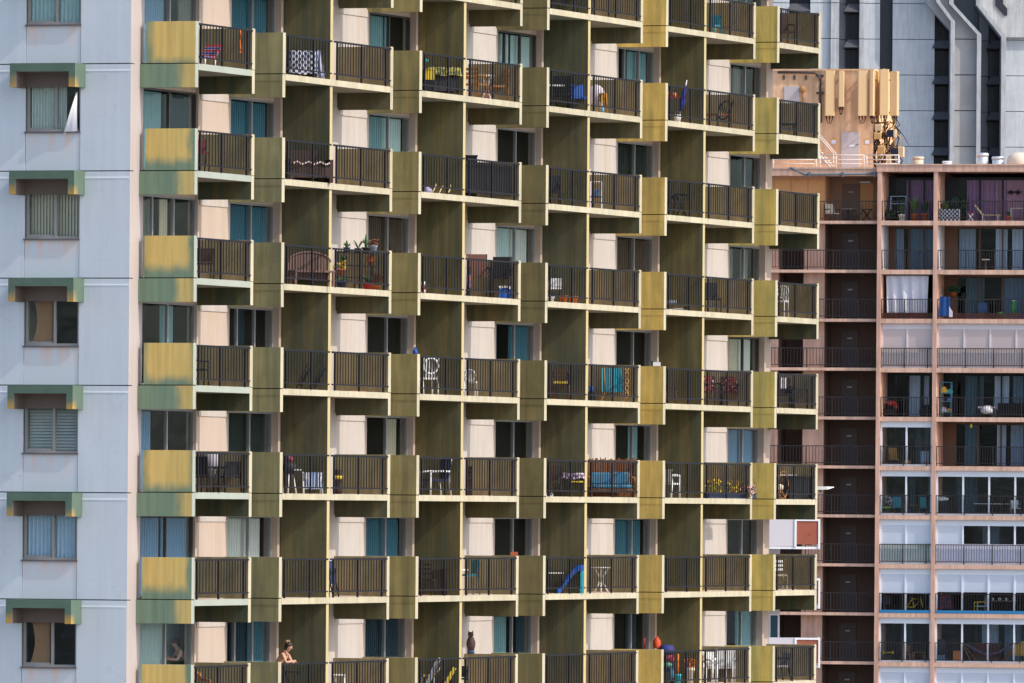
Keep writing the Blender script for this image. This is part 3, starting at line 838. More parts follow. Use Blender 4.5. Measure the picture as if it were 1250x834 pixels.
bay(*A, 7, ''); enclosure(*A, 7, 2, closed=(0, 1), low=mat('greenish_panel', (0.42, 0.48, 0.47), rough=0.7))
bay(*B, 7, '', [(.3, .5, gyc)], nf=4); enclosure(*B, 7, 4, closed=(0,), low=flat('lilac_white_panel', (225, 222, 245), 0.85))
bay(*A, 8, ''); enclosure(*A, 8, 2, closed=(0, 1), drop=1.05, m_=shut_w)
bay(*B, 8, '', nf=4); enclosure(*B, 8, 4, closed=(0, 1, 2, 3), drop=0.95, m_=shut_w)
for (x0, x1) in (A, B):
    MB().box(x0 + 0.02, x1 - 0.02, -0.03, 0.0, fz(8) + 0.003, fz(8) + 0.17).build('kick_board', [blue_strip], PK)
bay(*A, 9, '', [(.2, .45, tealc)]); enclosure(*A, 9, 2)
bay(*B, 9, '', [(.3, .5, whc), (.55, .8, gyc), (.85, 1, gyc)], nf=4); enclosure(*B, 9, 4)

# penthouse on the corridor roof
FQ = Frame(FP.world(0, 6.0, 0).x, FP.world(0, 6.0, 0).y, FP.ang)
def pq(px, py, y=0.0): return FQ.x_at(px, py, y)
ph_m = mat('peach_plant_room_paint', (0.74, 0.47, 0.285), rough=0.9, var=0.1, streak=0.5, rgb2=(0.50, 0.25, 0.12), thr=(0.5, 0.72), sscale=(0.6, 0.6, 0.35), scale=0.6, grime=0.16)
zr = pq(1030, 207)[1]
ztp = pq(1030, 86.5)[1]
xL, xR = pq(930, 150)[0], pq(1066, 150)[0]
PHs = MB().box(xL, xR, 0, 7, zr - 1.2, ztp, 0).box(xL - 0.05, xR + 0.05, -0.06, 7.05, ztp + 0.001, ztp + 0.10, 0)
pho = PHs.build('penthouse', [ph_m], None)
pho.parent = PK; pho.location = (0, 6.0, 0)
dgrey = mat('pale_grey_door_paint', (0.52, 0.46, 0.46), rough=0.6, var=0.05)
def ph_rect(name, x0, x1, y0, y1, m_, d=0.06):
    a, zt_ = pq(x0, y0); c, zb = pq(x1, y1)
    return MB().box(a, c, -d, -0.002, zb, zt_).build(name, m_, pho)
d1 = ph_rect('door', 1027.3, 1049, 161.5, 206.5, [dgrey]); d2 = ph_rect('door', 957.5, 975.5, 105.5, 150, [dgrey])
a, z_ = pq(1036.5, 177); MB().box(a, a + 0.3, -0.075, -0.062, z_ - 0.1, z_).build('number_plate', [fr_w], d1)
a, z_ = pq(1048, 176); MB().box(a - 0.08, a, -0.12, -0.062, z_ - 0.05, z_).build('handle', [alu_dark], d1)
a, z_ = pq(980, 109); MB().ball((a, -0.12, z_), (0.2, 0.15, 0.2), 10).box(a - 0.04, a + 0.04, -0.06, -0.003, z_ - 1.0, z_ - 0.15).build('wall_lamp', [flat('amber_lamp_housing', (225, 160, 100), 0.6)], pho)
for (x, y) in ((1015, 169), (1056, 169)):
    a, z_ = pq(x, y)
    so = MB().box(a, a + 0.24, -0.02, -0.002, z_ - 0.3, z_).build('notice', [fr_w], pho)
    MB().box(a, a + 0.24, -0.028, -0.021, z_ - 0.09, z_).build('notice_header', [flat('warning_yellow', (235, 175, 40), 0.9)], so)
pipe_d = mat('dark_conduit', (0.09, 0.065, 0.06), rough=0.6)
cd = MB()
pts = [pq(x, y) for x, y in ((950, 88.5), (985, 88.5), (995, 89), (1000, 92), (1002, 98), (1001.5, 113), (1002, 135), (1002.5, 150))]
cd.tube([(p[0], -0.12, p[1]) for p in pts], 0.07, 6)
for (x, y) in ((1001, 92.5), (1001.5, 113.5)):
    a, z_ = pq(x, y); cd.box(a - 0.22, a + 0.22, -0.15, -0.003, z_ - 0.05, z_ + 0.05)
for x in (957, 970, 984):
    a, z_ = pq(x, 92); cd.box(a - 0.05, a + 0.05, -0.1, -0.003, z_ - 0.25, z_)
cd.build('conduit', [pipe_d], pho)
# roof handrails, stair
hr = MB()
rail_w = mat('peach_white_rail_paint', (0.70, 0.58, 0.52), rough=0.6)
for (xa, xb) in ((944, 996), (1001, 1054.5), (1058, 1097)):
    for yy in (189.5, 195, 200):
        p, q = pq(xa, yy, -4.6), pq(xb, yy, -4.6)
        hr.tube([(p[0], -4.6, p[1]), (q[0], -4.6, q[1])], 0.035, 6)
    for xx in (xa, xb):
        p, q = pq(xx, 189.5, -4.6), pq(xx, 209, -4.6)
        hr.tube([(p[0], -4.6, p[1]), (q[0], -4.6, q[1])], 0.045, 6)
hr.build('roof_handrail', [rail_w], pho)
st = MB()
p0_, p1_ = pq(998, 183, -2.5), pq(1019, 208, -2.5)
for q in range(9):
    x = p0_[0] + (p1_[0] - p0_[0]) * q / 8; z_ = p0_[1] + (p1_[1] - p0_[1]) * q / 8
    st.box(x - 0.14, x + 0.14, -2.9, -2.1, z_ - 0.04, z_)
for yy in (-2.95, -2.05):
    st.tube([(p0_[0], yy, p0_[1] - 0.05), (p1_[0], yy, p1_[1] - 0.05)], 0.06, 6)
    st.tube([(p0_[0], yy, p0_[1] + 0.9), (p1_[0], yy, p1_[1] + 0.9)], 0.035, 6)
    st.tube([(p1_[0], yy, p1_[1] + 0.9), (p1_[0], yy, p1_[1] - 0.05)], 0.035, 6)
st.build('roof_stair', [rail_w], pho)
# pipe along the corridor roof edge
pp = [FP.x_at(x, y, 0.15) for x, y in ((964, 205), (969, 206.5), (982, 213), (1000, 213.2), (1069, 212))]
wp_ = MB().tube([(p[0], 0.15, p[1]) for p in pp], 0.055, 8)
for x in (988.5, 1029, 1068):
    p = FP.x_at(x, 213, 0.15); wp_.box(p[0] - 0.05, p[0] + 0.05, 0.03, 0.28, p[1] - 0.14, p[1] + 0.14)
wp_.build('water_pipe', [flat('pale_blue_pipe', (130, 150, 165), 0.5)], PK)

# antennas and radio boxes: things of their own, mounted on the plant room
ant_m = mat('cream_tan_antenna', (0.62, 0.43, 0.23), rough=0.5, var=0.05)
ant_d = mat('dark_cable', (0.05, 0.035, 0.03), rough=0.6)
ant_b = mat('ochre_bracket', (0.55, 0.33, 0.12), rough=0.6)
def antenna(x0, x1, y0, y1, yb, label, turn=0.0):
    a, zt_ = pq(x0, y0, yb); c, zb = pq(x1, y1, yb)
    wd, ht = c - a, zt_ - zb
    w0 = FP.world((a + c) / 2, 6.0 + yb, zb)
    t = thing('panel_antenna', label, 'antenna', tuple(w0), FP.ang + turn, 'panel antennas on the plant room')
    b = MB()
    pr = [(wd / 2, 0.1), (wd / 2, -0.14), (wd / 2 - 0.05, -0.19), (-wd / 2 + 0.05, -0.19), (-wd / 2, -0.14), (-wd / 2, 0.1)]
    N = len(pr)
    vs = [(x, y, 0.0) for x, y in pr] + [(x, y, ht) for x, y in pr]
    fs = [tuple(range(N)), tuple(range(2 * N - 1, N - 1, -1))] + [((k + 1) % N, k, N + k, N + (k + 1) % N) for k in range(N)]
    b.add(vs, fs)
    b.build('radome', [ant_m], t)
    mp = MB().tube([(0, 0.28, -0.15), (0, 0.28, ht + 0.05)], 0.05, 8)
    for z_ in (0.35, ht - 0.35):
        mp.box(-0.06, 0.06, 0.101, 0.3, z_ - 0.05, z_ + 0.05).box(-0.05, 0.05, 0.3, max(0.35, -yb), z_ - 0.04, z_ + 0.04)
    mp.build('mounting_pole', [ant_b], t)
    for q in (-0.3, 0.0, 0.3):
        MB().tube([(q * wd, 0, -0.001), (q * wd, 0, -0.16)], 0.04, 6).tube([(q * wd, 0, -0.16), (q * wd * 0.6, 0.1, -0.36), (q * wd * 0.4, 0.28, -0.42)], 0.022, 5).build('cable', [ant_d], t)
antenna(1006.9, 1018.7, 86.5, 141.5, -0.55, 'wide tan panel antenna, leftmost on the peach plant room wall', 0.25)
antenna(1023.4, 1030.3, 87, 130.5, -0.55, 'narrow short tan panel antenna beside the leftmost wide one', 0.2)
antenna(1046.9, 1058.6, 86.5, 141.5, -0.55, 'wide tan panel antenna above the grey plant room door', 0.25)
antenna(1062, 1067.2, 86.5, 141.5, -0.55, 'narrow tall cream panel antenna at the plant room corner')
antenna(1069.5, 1073, 88, 141, 0.9, 'thin tan panel antenna half hidden behind the tall corner one')
antenna(1073.6, 1084.8, 84.7, 141, 0.0, 'tallest tan panel antenna, standing out beyond the plant room corner', 0.2)
antenna(1087.2, 1096.8, 87.3, 141.5, 0.3, 'tan panel antenna at the far right of the row', -0.1)
mast = MB()
for x in (1072, 1080, 1091):
    p, q = pq(x, 88, 0.5), pq(x, 204, 0.5)
    mast.tube([(p[0], 0.5, p[1]), (q[0], 0.5, q[1])], 0.06, 8)
for y in (98, 138, 150, 165, 180, 195):
    p, q = pq(1064, y, 0.5), pq(1096, y, 0.5)
    mast.tube([(p[0], 0.52, p[1]), (q[0], 0.52, q[1])], 0.05, 6)
mw_ = MB(); 
mo = mast.build('antenna_frame', [ant_b], None, (FP.world(0, 6, 0)), FP.ang)
tag(mo, 'ochre pipe frame carrying antennas and radio boxes beside the plant room', 'mast')
rng = random.Random(3)
cab = MB()
for q in range(90):
    x = rng.uniform(1066, 1097); y = rng.uniform(142, 202)
    p = pq(x, y, 0.3)
    pts = [(p[0], 0.3 + rng.uniform(-.2, .2), p[1])]
    for t in range(4):
        pts.append((pts[-1][0] + rng.uniform(-.3, .3), 0.3 + rng.uniform(-.3, .2), pts[-1][2] - rng.uniform(.1, .45)))
    cab.tube(pts, rng.choice((0.02, 0.03, 0.04)), 5, m=rng.choice((0, 0, 1)))
co = cab.build('cable_bundle', [ant_d, ant_b], None, (FP.world(0, 6, 0)), FP.ang)
tag(co, 'tangle of dark and ochre cables hanging on the antenna frame', 'cables', kind='stuff')
def radio(x0, x1, y0, y1, m_, label, y=0.1, dark=False):
    a, zt_ = pq(x0, y0, y); c, zb = pq(x1, y1, y)
    t = thing('radio_box', label, 'radio box', tuple(FP.world((a + c) / 2, 6 + y, zb)), FP.ang, 'radio boxes on the antenna frame')
    wd, ht = c - a, zt_ - zb
    MB().box(-wd / 2, wd / 2, -0.15, 0.12, 0, ht).build('housing', [m_], t)
    f = MB()
    for q in range(7):
        x = -wd / 2 + wd * (q + 0.5) / 7
        f.box(x - 0.012, x + 0.012, -0.19, -0.151, 0.04, ht - 0.04)
    f.build('cooling_fins', [m_], t)
    MB().box(-0.06, 0.06, 0.121, 0.42, ht * 0.4, ht * 0.6).build('bracket', [ant_b], t)
navy_b = flat('dark_slate_housing', (45, 55, 85), 0.8); tan_b = flat('sand_housing', (235, 190, 120), 0.85); crm_b = flat('cream_housing', (245, 215, 170), 0.85)
radio(1083, 1091, 158.5, 167.5, navy_b, 'dark slate radio box, upper one on the antenna frame')
radio(1091.6, 1094, 158, 168, crm_b, 'thin cream radio box right of the upper dark one')
radio(1089, 1096, 181, 191, navy_b, 'dark slate radio box near the roof handrail')
radio(1097, 1103.5, 179, 192, crm_b, 'cream radio box sticking out furthest right on the frame')
radio(1069, 1077, 152, 160, crm_b, 'cream radio box below the narrow corner antenna')
radio(1067.5, 1076, 162, 170, tan_b, 'sand coloured radio box in the middle of the frame')
radio(1072, 1080.5, 178, 188, tan_b, 'sand coloured radio box just above the roof handrail')
radio(1082, 1088, 190, 199, crm_b, 'small cream radio box low behind the handrail')

# roof top drums and vents on the right block
def pr_(px, py, y): return FP.x_at(px, py, y)
silver = mat('galvanised_metal', (0.62, 0.66, 0.72), rough=0.35, metal=0.6)
def drum(x0, x1, y0, m_, label, cap=True, dome=False, yb=6.0):
    a, _ = pr_(x0, 200, yb); c, zt_ = pr_(x1, y0, yb)
    r = (c - a) / 2; h = zt_ - ZTOP - 0.02
    t = thing('roof_drum' if dome else 'roof_vent', label, 'tank' if dome else 'roof vent', tuple(FP.world((a + c) / 2, yb, ZTOP - 0.02)), FP.ang)
    if dome:
        MB().lathe([(r, 0), (r, h * .55), (r * .92, h * .75), (r * .7, h * .92), (r * .3, h), (0.02, h)], 20).build('dome', [m_], t)
    else:
        MB().lathe([(r * .9, 0), (r * .9, h * .82)], 16).build('drum', [m_], t)
        MB().lathe([(r, h * .8), (r, h * .93), (r * .9, h)], 16).build('cap', [m_], t)
tanm = flat('tan_sheet_metal', (215, 195, 170), 0.85)
drum(1113, 1128, 190.5, tanm, 'tan round roof vent, leftmost on the pink roof')
drum(1150, 1162, 196, fr_w, 'low white roof vent, the lowest on the pink roof')
drum(1191.7, 1207, 186, silver, 'tall silver roof vent on the pink roof')
drum(1210.5, 1226.5, 190.3, silver, 'shorter silver roof vent beside the tall silver one')
drum(1229, 1262, 185.5, flat('cream_tank', (230, 215, 190), 0.85), 'large cream domed tank at the right edge of the roof', dome=True)

# ------------------------------------------------------------------ white and rust building squeezed between the two
FR = Frame((938 - CX) / FPX * 469, 469, 0.0)
TB = thing('apartment_building', 'narrow white building with rust red glass balconies, peeking out behind the olive one', 'building', (FR.o[0], FR.o[1], 0), FR.ang)
lil = mat('lilac_white_paint', (0.60, 0.55, 0.58), rough=0.8, var=0.05)
whf = mat('clean_white_paint', (0.80, 0.79, 0.80), rough=0.6, var=0.04)
rustg = mat('rust_red_panel', (0.33, 0.095, 0.06), rough=0.25, var=0.15)
bx = FR.x_at(953, 700)[0]
ztb = FR.x_at(950, 633)[1]
MB().box(-14, bx, 1.2, 16, 0, ztb + 0.4).build('wall', [lil], TB)
for q in range(4):
    yt = 633 + 72.4 * q
    x0 = FR.x_at(938, yt)[0]; x1 = FR.x_at(972, yt)[0]; x2 = FR.x_at(1001, yt)[0]
    zt_ = FR.x_at(960, yt + 0.5)[1]; zb = FR.x_at(960, yt + 34)[1]
    bo = MB().box(x0 - 6, x1, -0.4, 1.2, zb - 0.12, zb - 0.01).box(x1 + 0.001, x2 - 0.002, -0.35, 1.4, zb - 0.12, zb - 0.012).build('balcony', [whf], TB)
    MB().box(x0 - 6, x1 - 0.1, -0.42, -0.3, zb, zt_).build('side_panel', [lil], bo)
    MB().box(x1 + 0.02, x2 - 0.09, -0.36, -0.33, zb + 0.1, zt_ - 0.1).build('tinted_panel', [rustg], bo)
    MB().box(x1 - 0.09, x1 + 0.01, -0.46, -0.26, zb - 0.01, zt_).box(x2 - 0.085, x2, -0.4, 1.4, zb - 0.12, zt_).box(x1 + 0.011, x2 - 0.086, -0.4, -0.3, zt_ - 0.09, zt_ - 0.002).build('white_frame', [whf], bo)
    if q < 3:
        zw = zb - 0.4
        wx0, wx1 = FR.x_at(940, yt + 50)[0], FR.x_at(951.5, yt + 50)[0]
        wo = MB().box(wx0, wx1, 1.12, 1.198, zw - 1.3, zw).build('window', [whf], TB)
        MB().box(wx0 + 0.05, wx1 - 0.05, 1.10, 1.118, zw - 1.24, zw - 0.06).build('pane', [flat('dark_teal_glass', (45, 85, 105), 0.7, rough=0.1)], wo)

# ------------------------------------------------------------------ grey concrete tower
FT = Frame(0, 776, 0.0)
TW = thing('tower', 'pale blue grey concrete tower with dark window strips rising behind the pink building', 'tower', (0, 776, 0), 0)
def tx(px, py=100, y=0.0): return FT.x_at(px, py, y)[0]
def tz(py, px=1100, y=0.0): return FT.x_at(px, py, y)[1]
con = mat('blue_grey_concrete', (0.50, 0.525, 0.555), rough=0.9, var=0.1, streak=0.6, rgb2=(0.37, 0.405, 0.45), thr=(0.45, 0.7), sscale=(0.35, 0.35, 0.05), scale=0.15, grime=0.12)
con_l = mat('pale_concrete_edge', (0.42, 0.43, 0.45), rough=0.9, var=0.1, grime=0.22)
con_d = mat('weathered_concrete', (0.36, 0.355, 0.36), rough=0.9, var=0.22, streak=0.5, rgb2=(0.28, 0.24, 0.22), thr=(0.5, 0.7), sscale=(0.5, 0.5, 0.3), scale=0.6)
con_s = mat('slate_side_concrete', (0.34, 0.36, 0.39), rough=0.9, var=0.1)
blk = mat('black_strip_cladding', (0.028, 0.03, 0.04), rough=0.4)
wdk = mat('dark_window_strip', (0.011, 0.014, 0.030), rough=0.3, spec=0.25)
ldg = mat('dark_grey_ledge', (0.075, 0.075, 0.085), rough=0.6)
ZT0, ZT9 = 0.0, tz(-200)
FLH = 43.55 / 12500 * 776
JZ = [tz(48.5) - FLH * q for q in range(-6, 26)]
def panel(x0, x1, y0=0.0, m_=con, y1=8.0):
    """storey-high wall panels with open joints"""
    a, c = tx(x0), tx(x1)
    for z_ in JZ:
        if z_ < tz(300) or z_ > tz(-150): continue
        MB().box(a, c, y0, y1, z_ - FLH + 0.05, z_).build('wall_panel', [m_], TW)
MB().box(tx(900), tx(1320), 3.0, 30, 0, ZT9).build('tower_core', [con_s], TW)
MB().box(tx(900), tx(1320), 0.1, 3.0, 0, tz(300)).build('tower_base', [con], TW)
panel(930, 963.0); panel(988.5, 1013, -0.3); panel(1013.3, 1023.5, -0.6, con_l); panel(1023.7, 1032.5, 1.4, con_s)
panel(1048.5, 1053.6, -0.4, con_l); panel(1053.8, 1073.6, 0.0)
MB().box(tx(1073.7), tx(1089.0), 0.5, 3, tz(300), ZT9).build('black_strip', [blk], TW)
panel(1089.2, 1140.4)
panel(1196, 1207.5, 1.6, con_s)
panel(1226, 1300)
for (x0, x1) in ((963.2, 988.3), (1032.7, 1048.3), (1140.6, 1158.4), (1207.7, 1225.5)):
    a, c = tx(x0), tx(x1)
    for z_ in JZ:
        if z_ < tz(300) or z_ > tz(-150): continue
        wo = MB().box(a, c, 1.1, 2.0, z_ - FLH + 0.01, z_ - 0.75).build('window', [wdk], TW)
        mm = MB()
        for t in (0.02, 0.36, 0.40, 0.98):
            xx = a + (c - a) * t
            mm.box(xx - 0.03, xx + 0.03, 1.02, 1.098, z_ - FLH + 0.02, z_ - 0.76)
        mm.box(a, c, 1.02, 1.098, z_ - FLH + 0.5, z_ - FLH + 0.56)
        mm.build('mullion', [blk], wo)
        # sloping ledge under each window
        zz = z_ - 0.02
        MB().add([(a - 0.2, -0.35, zz - 0.6), (c, -0.35, zz - 0.6), (c, 1.9, zz - 0.72), (a - 0.2, 1.9, zz - 0.72), (a + 0.1, 0.2, zz + 0.0), (c, 0.2, zz + 0.0), (c, 1.9, zz + 0.01), (a + 0.1, 1.9, zz + 0.01)],
                 [(0, 3, 2, 1), (4, 5, 6, 7), (0, 1, 5, 4), (1, 2, 6, 5), (2, 3, 7, 6), (3, 0, 4, 7)]).build('window_ledge', [ldg], TW)
# splayed piers: vertical below, leaning out to the left above the knee
def pier(xa, xb, ky, dx, dyy, face, side, yf, name='pier', wl=None):
    """xa..xb front face; knee at pixel row ky; above it the pier leans left by dx px over dyy px"""
    a, c = tx(xa), tx(xb)
    kz = tz(ky); sx = dx * 776 / 12500; sz = dyy * 776 / 12500
    n = 3
    Z = [0.0, kz, kz + sz, kz + sz + 30]
    X = [0.0, 0.0, -sx, -sx]
    vs, fs, ms = [], [], []
    for z_, s_ in zip(Z, X):
        vs += [(a + s_, yf, z_), (c + s_, yf, z_), (c + s_, 2.5, z_), (a + s_, 2.5, z_)]
    for q in range(3):
        o = q * 4
        for e in range(4):
            fs.append((o + e, o + (e + 1) % 4, o + 4 + (e + 1) % 4, o + 4 + e)); ms.append(0 if e == 0 else 1)
    fs.append((12, 13, 14, 15)); ms.append(0)
    return MB().add(vs, fs, ms).build(name, [face, side], TW)
pier(1158.6, 1163.6, 27.5, 18, 24, con_l, con_s, -2.2)
pier(1163.8, 1190.4, 43, 34, 37, con_d, con_s, -1.6)
pier(1190.6, 1195.8, 43, 34, 37, con_l, con_s, -2.2)
pier(1220.5, 1226.3, 46, 31, 39, con_l, con_s, -2.2)
# joints across the weathered pier
for z_ in JZ:
    if tz(300) < z_ < tz(48):
        MB().box(tx(1163.9), tx(1190.3), -1.62, -1.58, z_ - 0.03, z_ + 0.03).build('joint', [groove], TW)
up_ = [(1226.4, 46), (1300, 46), (1300, -150), (1195.4, -150), (1195.4, 7)]
N = len(up_)
vs = [(tx(x, y), -0.5, tz(y, x)) for x, y in up_] + [(tx(x, y), 1.0, tz(y, x)) for x, y in up_]
MB().add(vs, [tuple(range(N)), tuple(range(2 * N - 1, N - 1, -1))] + [((k + 1) % N, k, N + k, N + (k + 1) % N) for k in range(N)]).build('wall_panel', [mat('cream_grey_concrete', (0.46, 0.46, 0.46), rough=0.9, var=0.1, grime=0.18)], TW)
ck = [(1214.5, -60), (1224, -60), (1224, 5), (1229, 11), (1229, 19.5), (1225.5, 19.5), (1214.5, 7)]
N = len(ck)
vs = [(tx(x, y), -0.6, tz(y, x)) for x, y in ck] + [(tx(x, y), -0.4, tz(y, x)) for x, y in ck]
MB().add(vs, [tuple(range(N))[::-1], tuple(range(N, 2 * N))] + [(k, (k + 1) % N, N + (k + 1) % N, N + k) for k in range(N)]).build('black_recess', [blk], TW)
# ------------------------------------------------------------------ things on the balconies
def fmat(name, c, k=0.62, **kw): return flat(name, c, k, **kw)
def pattern(name, c1, c2, kind='stripes', s=8.0, c3=None):
    if name in MATS: return MATS[name]
    m = bpy.data.materials.new(name); m.use_nodes = True
    n, l = m.node_tree.nodes, m.node_tree.links
    b = n['Principled BSDF']; b.inputs['Roughness'].default_value = 0.9
    tc = n.new('ShaderNodeTexCoord')
    cr = n.new('ShaderNodeValToRGB'); cr.color_ramp.interpolation = 'CONSTANT'
    A_, B_ = tuple(c * 0.62 for c in lin(c1)), tuple(c * 0.62 for c in lin(c2))
    cr.color_ramp.elements[0].color = (*A_, 1); cr.color_ramp.elements[1].position = 0.5; cr.color_ramp.elements[1].color = (*B_, 1)
    if c3:
        e = cr.color_ramp.elements.new(0.68); e.color = (*tuple(c * 0.62 for c in lin(c3)), 1)
    if kind == 'stripes':
        w_ = n.new('ShaderNodeTexWave'); w_.wave_type = 'BANDS'; w_.bands_direction = 'X'; w_.inputs['Scale'].default_value = s
        l.new(tc.outputs['Object'], w_.inputs['Vector']); l.new(w_.outputs['Fac'], cr.inputs[0])
    elif kind == 'checks':
        w_ = n.new('ShaderNodeTexChecker'); w_.inputs['Scale'].default_value = s
        w_.inputs['Color1'].default_value = (0, 0, 0, 1); w_.inputs['Color2'].default_value = (1, 1, 1, 1)
        l.new(tc.outputs['Object'], w_.inputs['Vector']); l.new(w_.outputs['Fac'], cr.inputs[0])
    else:
        w_ = n.new('ShaderNodeTexNoise'); w_.inputs['Scale'].default_value = s; w_.inputs['Detail'].default_value = 1
        l.new(tc.outputs['Object'], w_.inputs['Vector']); l.new(w_.outputs['Fac'], cr.inputs[0])
    l.new(cr.outputs[0], b.inputs['Base Color'])
    MATS[name] = m
    return m
blackm = fmat('black_metal', (38, 38, 42)); darkbr = fmat('dark_brown_wood', (70, 48, 36)); brownw = fmat('brown_wood', (120, 78, 48)); rattan = fmat('honey_rattan', (190, 125, 65), 0.7)
whitep = fmat('white_plastic', (240, 240, 240), 0.8); navyf = fmat('navy_fabric', (40, 55, 110)); tealf = fmat('teal_fabric', (25, 130, 150), 0.75); bluep = fmat('blue_plastic', (30, 95, 200), 0.8)
terra = fmat('terracotta', (205, 95, 50), 0.8); leafg = fmat('leaf_green', (70, 110, 55), 0.7); redp = fmat('red_plastic', (200, 50, 40), 0.8); yel = fmat('yellow_plastic', (235, 200, 40), 0.85)
creamc = fmat('cream_cloth', (235, 220, 195), 0.8); greyp = fmat('grey_plastic', (150, 150, 155), 0.7); orangep = fmat('orange_plastic', (240, 120, 40), 0.85)

def FL(k): return zt(k) - 1.058
def spot(px, k, d, frame=None):
    z = FL(k)
    py = YH - (z + 0.5 - ZC) * 45
    s0, _ = FM.x_at(px, py, 0.0)
    ends = [S0 + 3.84] + [q for b_ in range(4) for q in (b_ * BAY + 3.43, b_ * BAY + 7.95)] + [4 * BAY + 3.91]
    end = min([e_ for e_ in ends if e_ > s0 - 0.05] or [s0 + 4])
    x, _ = FM.x_at(px, py, d)
    while d > 0.24 and x > end - 0.27:          # keep clear of the wall that closes this half of the balcony
        d -= 0.03
        x, _ = FM.x_at(px, py, d)
    return FM.world(x, d, z)
def I(name, label, cat, px, k, d=0.7, rz=0.0, group=None, dz=0.0):
    p = spot(px, k, d); p.z += dz
    return thing(name, label, cat, tuple(p), math.radians(rz), group)
def P(t, name, mb, m): return mb.build(name, m if isinstance(m, list) else [m], t)

def chair(t, seat, frame, w=0.52, dp=0.5, hs=0.43, hb=0.88, arms=True, back='panel', lean=0.12, r=0.018):
    y0, y1 = -dp / 2, dp / 2
    P(t, 'seat', MB().cbox(0, 0, hs - 0.04, w, dp, 0.05), seat)
    b = MB()
    if back == 'panel':
        M = Matrix.Translation((0, y1 - 0.02, hs)) @ Matrix.Rotation(-lean, 4, 'X')
        b.box(-w / 2 + 0.02, w / 2 - 0.02, -0.015, 0.015, 0.03, hb - hs, 0, M)
    elif back == 'round':
        M = Matrix.Translation((0, y1, hs)); R_ = w / 2
        c = hb - hs - R_
        ring = [(R_ * math.cos(q), y1 + lean * (c + R_ * math.sin(q)), hs + c + R_ * math.sin(q)) for q in [2 * math.pi * k / 16 for k in range(16)]]
        b.tube(ring, r * 1.2, 6, closed=True)
        for q in (-0.6, -0.2, 0.2, 0.6):
            b.tube([(q * R_, y1, hs), (q * R_, y1 + lean * (c + R_ * 0.8), hs + c + R_ * 0.75)], r * 0.6, 5)
    else:
        for z_ in (0.12, 0.24, 0.36):
            b.box(-w / 2, w / 2, y1 - 0.02 + z_ * lean, y1 + 0.01 + z_ * lean, hs + z_, hs + z_ + 0.07)
    P(t, 'backrest', b, seat if back == 'panel' else frame)
    for sx in (-1, 1):
        x = sx * (w / 2)
        P(t, 'leg', MB().tube([(x, y0, 0), (x, y0, hs + (0.2 if arms else 0))], r, 6), frame)
        P(t, 'leg', MB().tube([(x, y1 + 0.06, 0), (x, y1, hs), (x, y1 + lean * (hb - hs), hb)], r, 6), frame)
        if arms:
            P(t, 'armrest', MB().tube([(x, y0 - 0.02, hs + 0.2), (x, (y0 + y1) / 2, hs + 0.23), (x, y1 + 0.03, hs + 0.22)], r * 1.3, 6), frame)
    return t
def table(t, top, leg, w=0.7, dp=0.6, h=0.72, rnd=False, cross=False, r=0.02):
    if rnd: P(t, 'tabletop', MB().lathe([(w / 2, h - 0.03), (w / 2, h)], 20), top)
    else: P(t, 'tabletop', MB().cbox(0, 0, h - 0.035, w, dp, 0.035), top)
    if cross:
        for sy in (-1, 1):
            P(t, 'leg', MB().tube([(-w * .4, sy * dp * .4, 0), (w * .4, sy * dp * .4, h - 0.03)], r, 6), leg)
            P(t, 'leg', MB().tube([(w * .4, sy * dp * .4, 0), (-w * .4, sy * dp * .4, h - 0.03)], r, 6), leg)
    elif rnd:
        for q in range(3):
            a = q * 2.094 + 0.5
            P(t, 'leg', MB().tube([(w * .36 * math.cos(a), w * .36 * math.sin(a), 0), (w * .12 * math.cos(a), w * .12 * math.sin(a), h * .35), (w * .12 * math.cos(a), w * .12 * math.sin(a), h * .65), (w * .33 * math.cos(a), w * .33 * math.sin(a), h - 0.03)], r, 6), leg)
    else:
        for sx in (-1, 1):
            for sy in (-1, 1):
                P(t, 'leg', MB().tube([(sx * (w / 2 - .04), sy * (dp / 2 - .04), 0), (sx * (w / 2 - .04), sy * (dp / 2 - .04), h - 0.03)], r, 6), leg)
    return t
def drape(w, dp, z0, z1, fold=0.03, nf=5):
    """cloth hanging over a table-like block"""
    N = 48; vs, fs = [], []
    def per(t_):
        a = t_ * 2 * math.pi
        c, s_ = math.cos(a), math.sin(a)
        q = max(abs(c) / (w / 2), abs(s_) / (dp / 2))
        return c / q, s_ / q
    rings = [(0.0, z1 + 0.0), (0.96, z1 + 0.005), (1.0, z1 - 0.02), (1.02, (z0 + z1) / 2), (1.06, z0)]
    for f_, z in rings:
        for k in range(N):
            x, y = per(k / N)
            g = fold * math.sin(k / N * 2 * math.pi * nf * 2) * max(0, (z1 - z)) / max(0.01, z1 - z0)
            s_ = f_ + g if f_ > 0 else 0.02
            vs.append((x * s_, y * s_, z + 0.02 * math.sin(k / N * 2 * math.pi * nf) * (1 if z == z0 else 0)))
    for i in range(len(rings) - 1):
        for k in range(N):
            fs.append((i * N + k, i * N + (k + 1) % N, (i + 1) * N + (k + 1) % N, (i + 1) * N + k))
    return MB().add(vs, fs, 0, True)
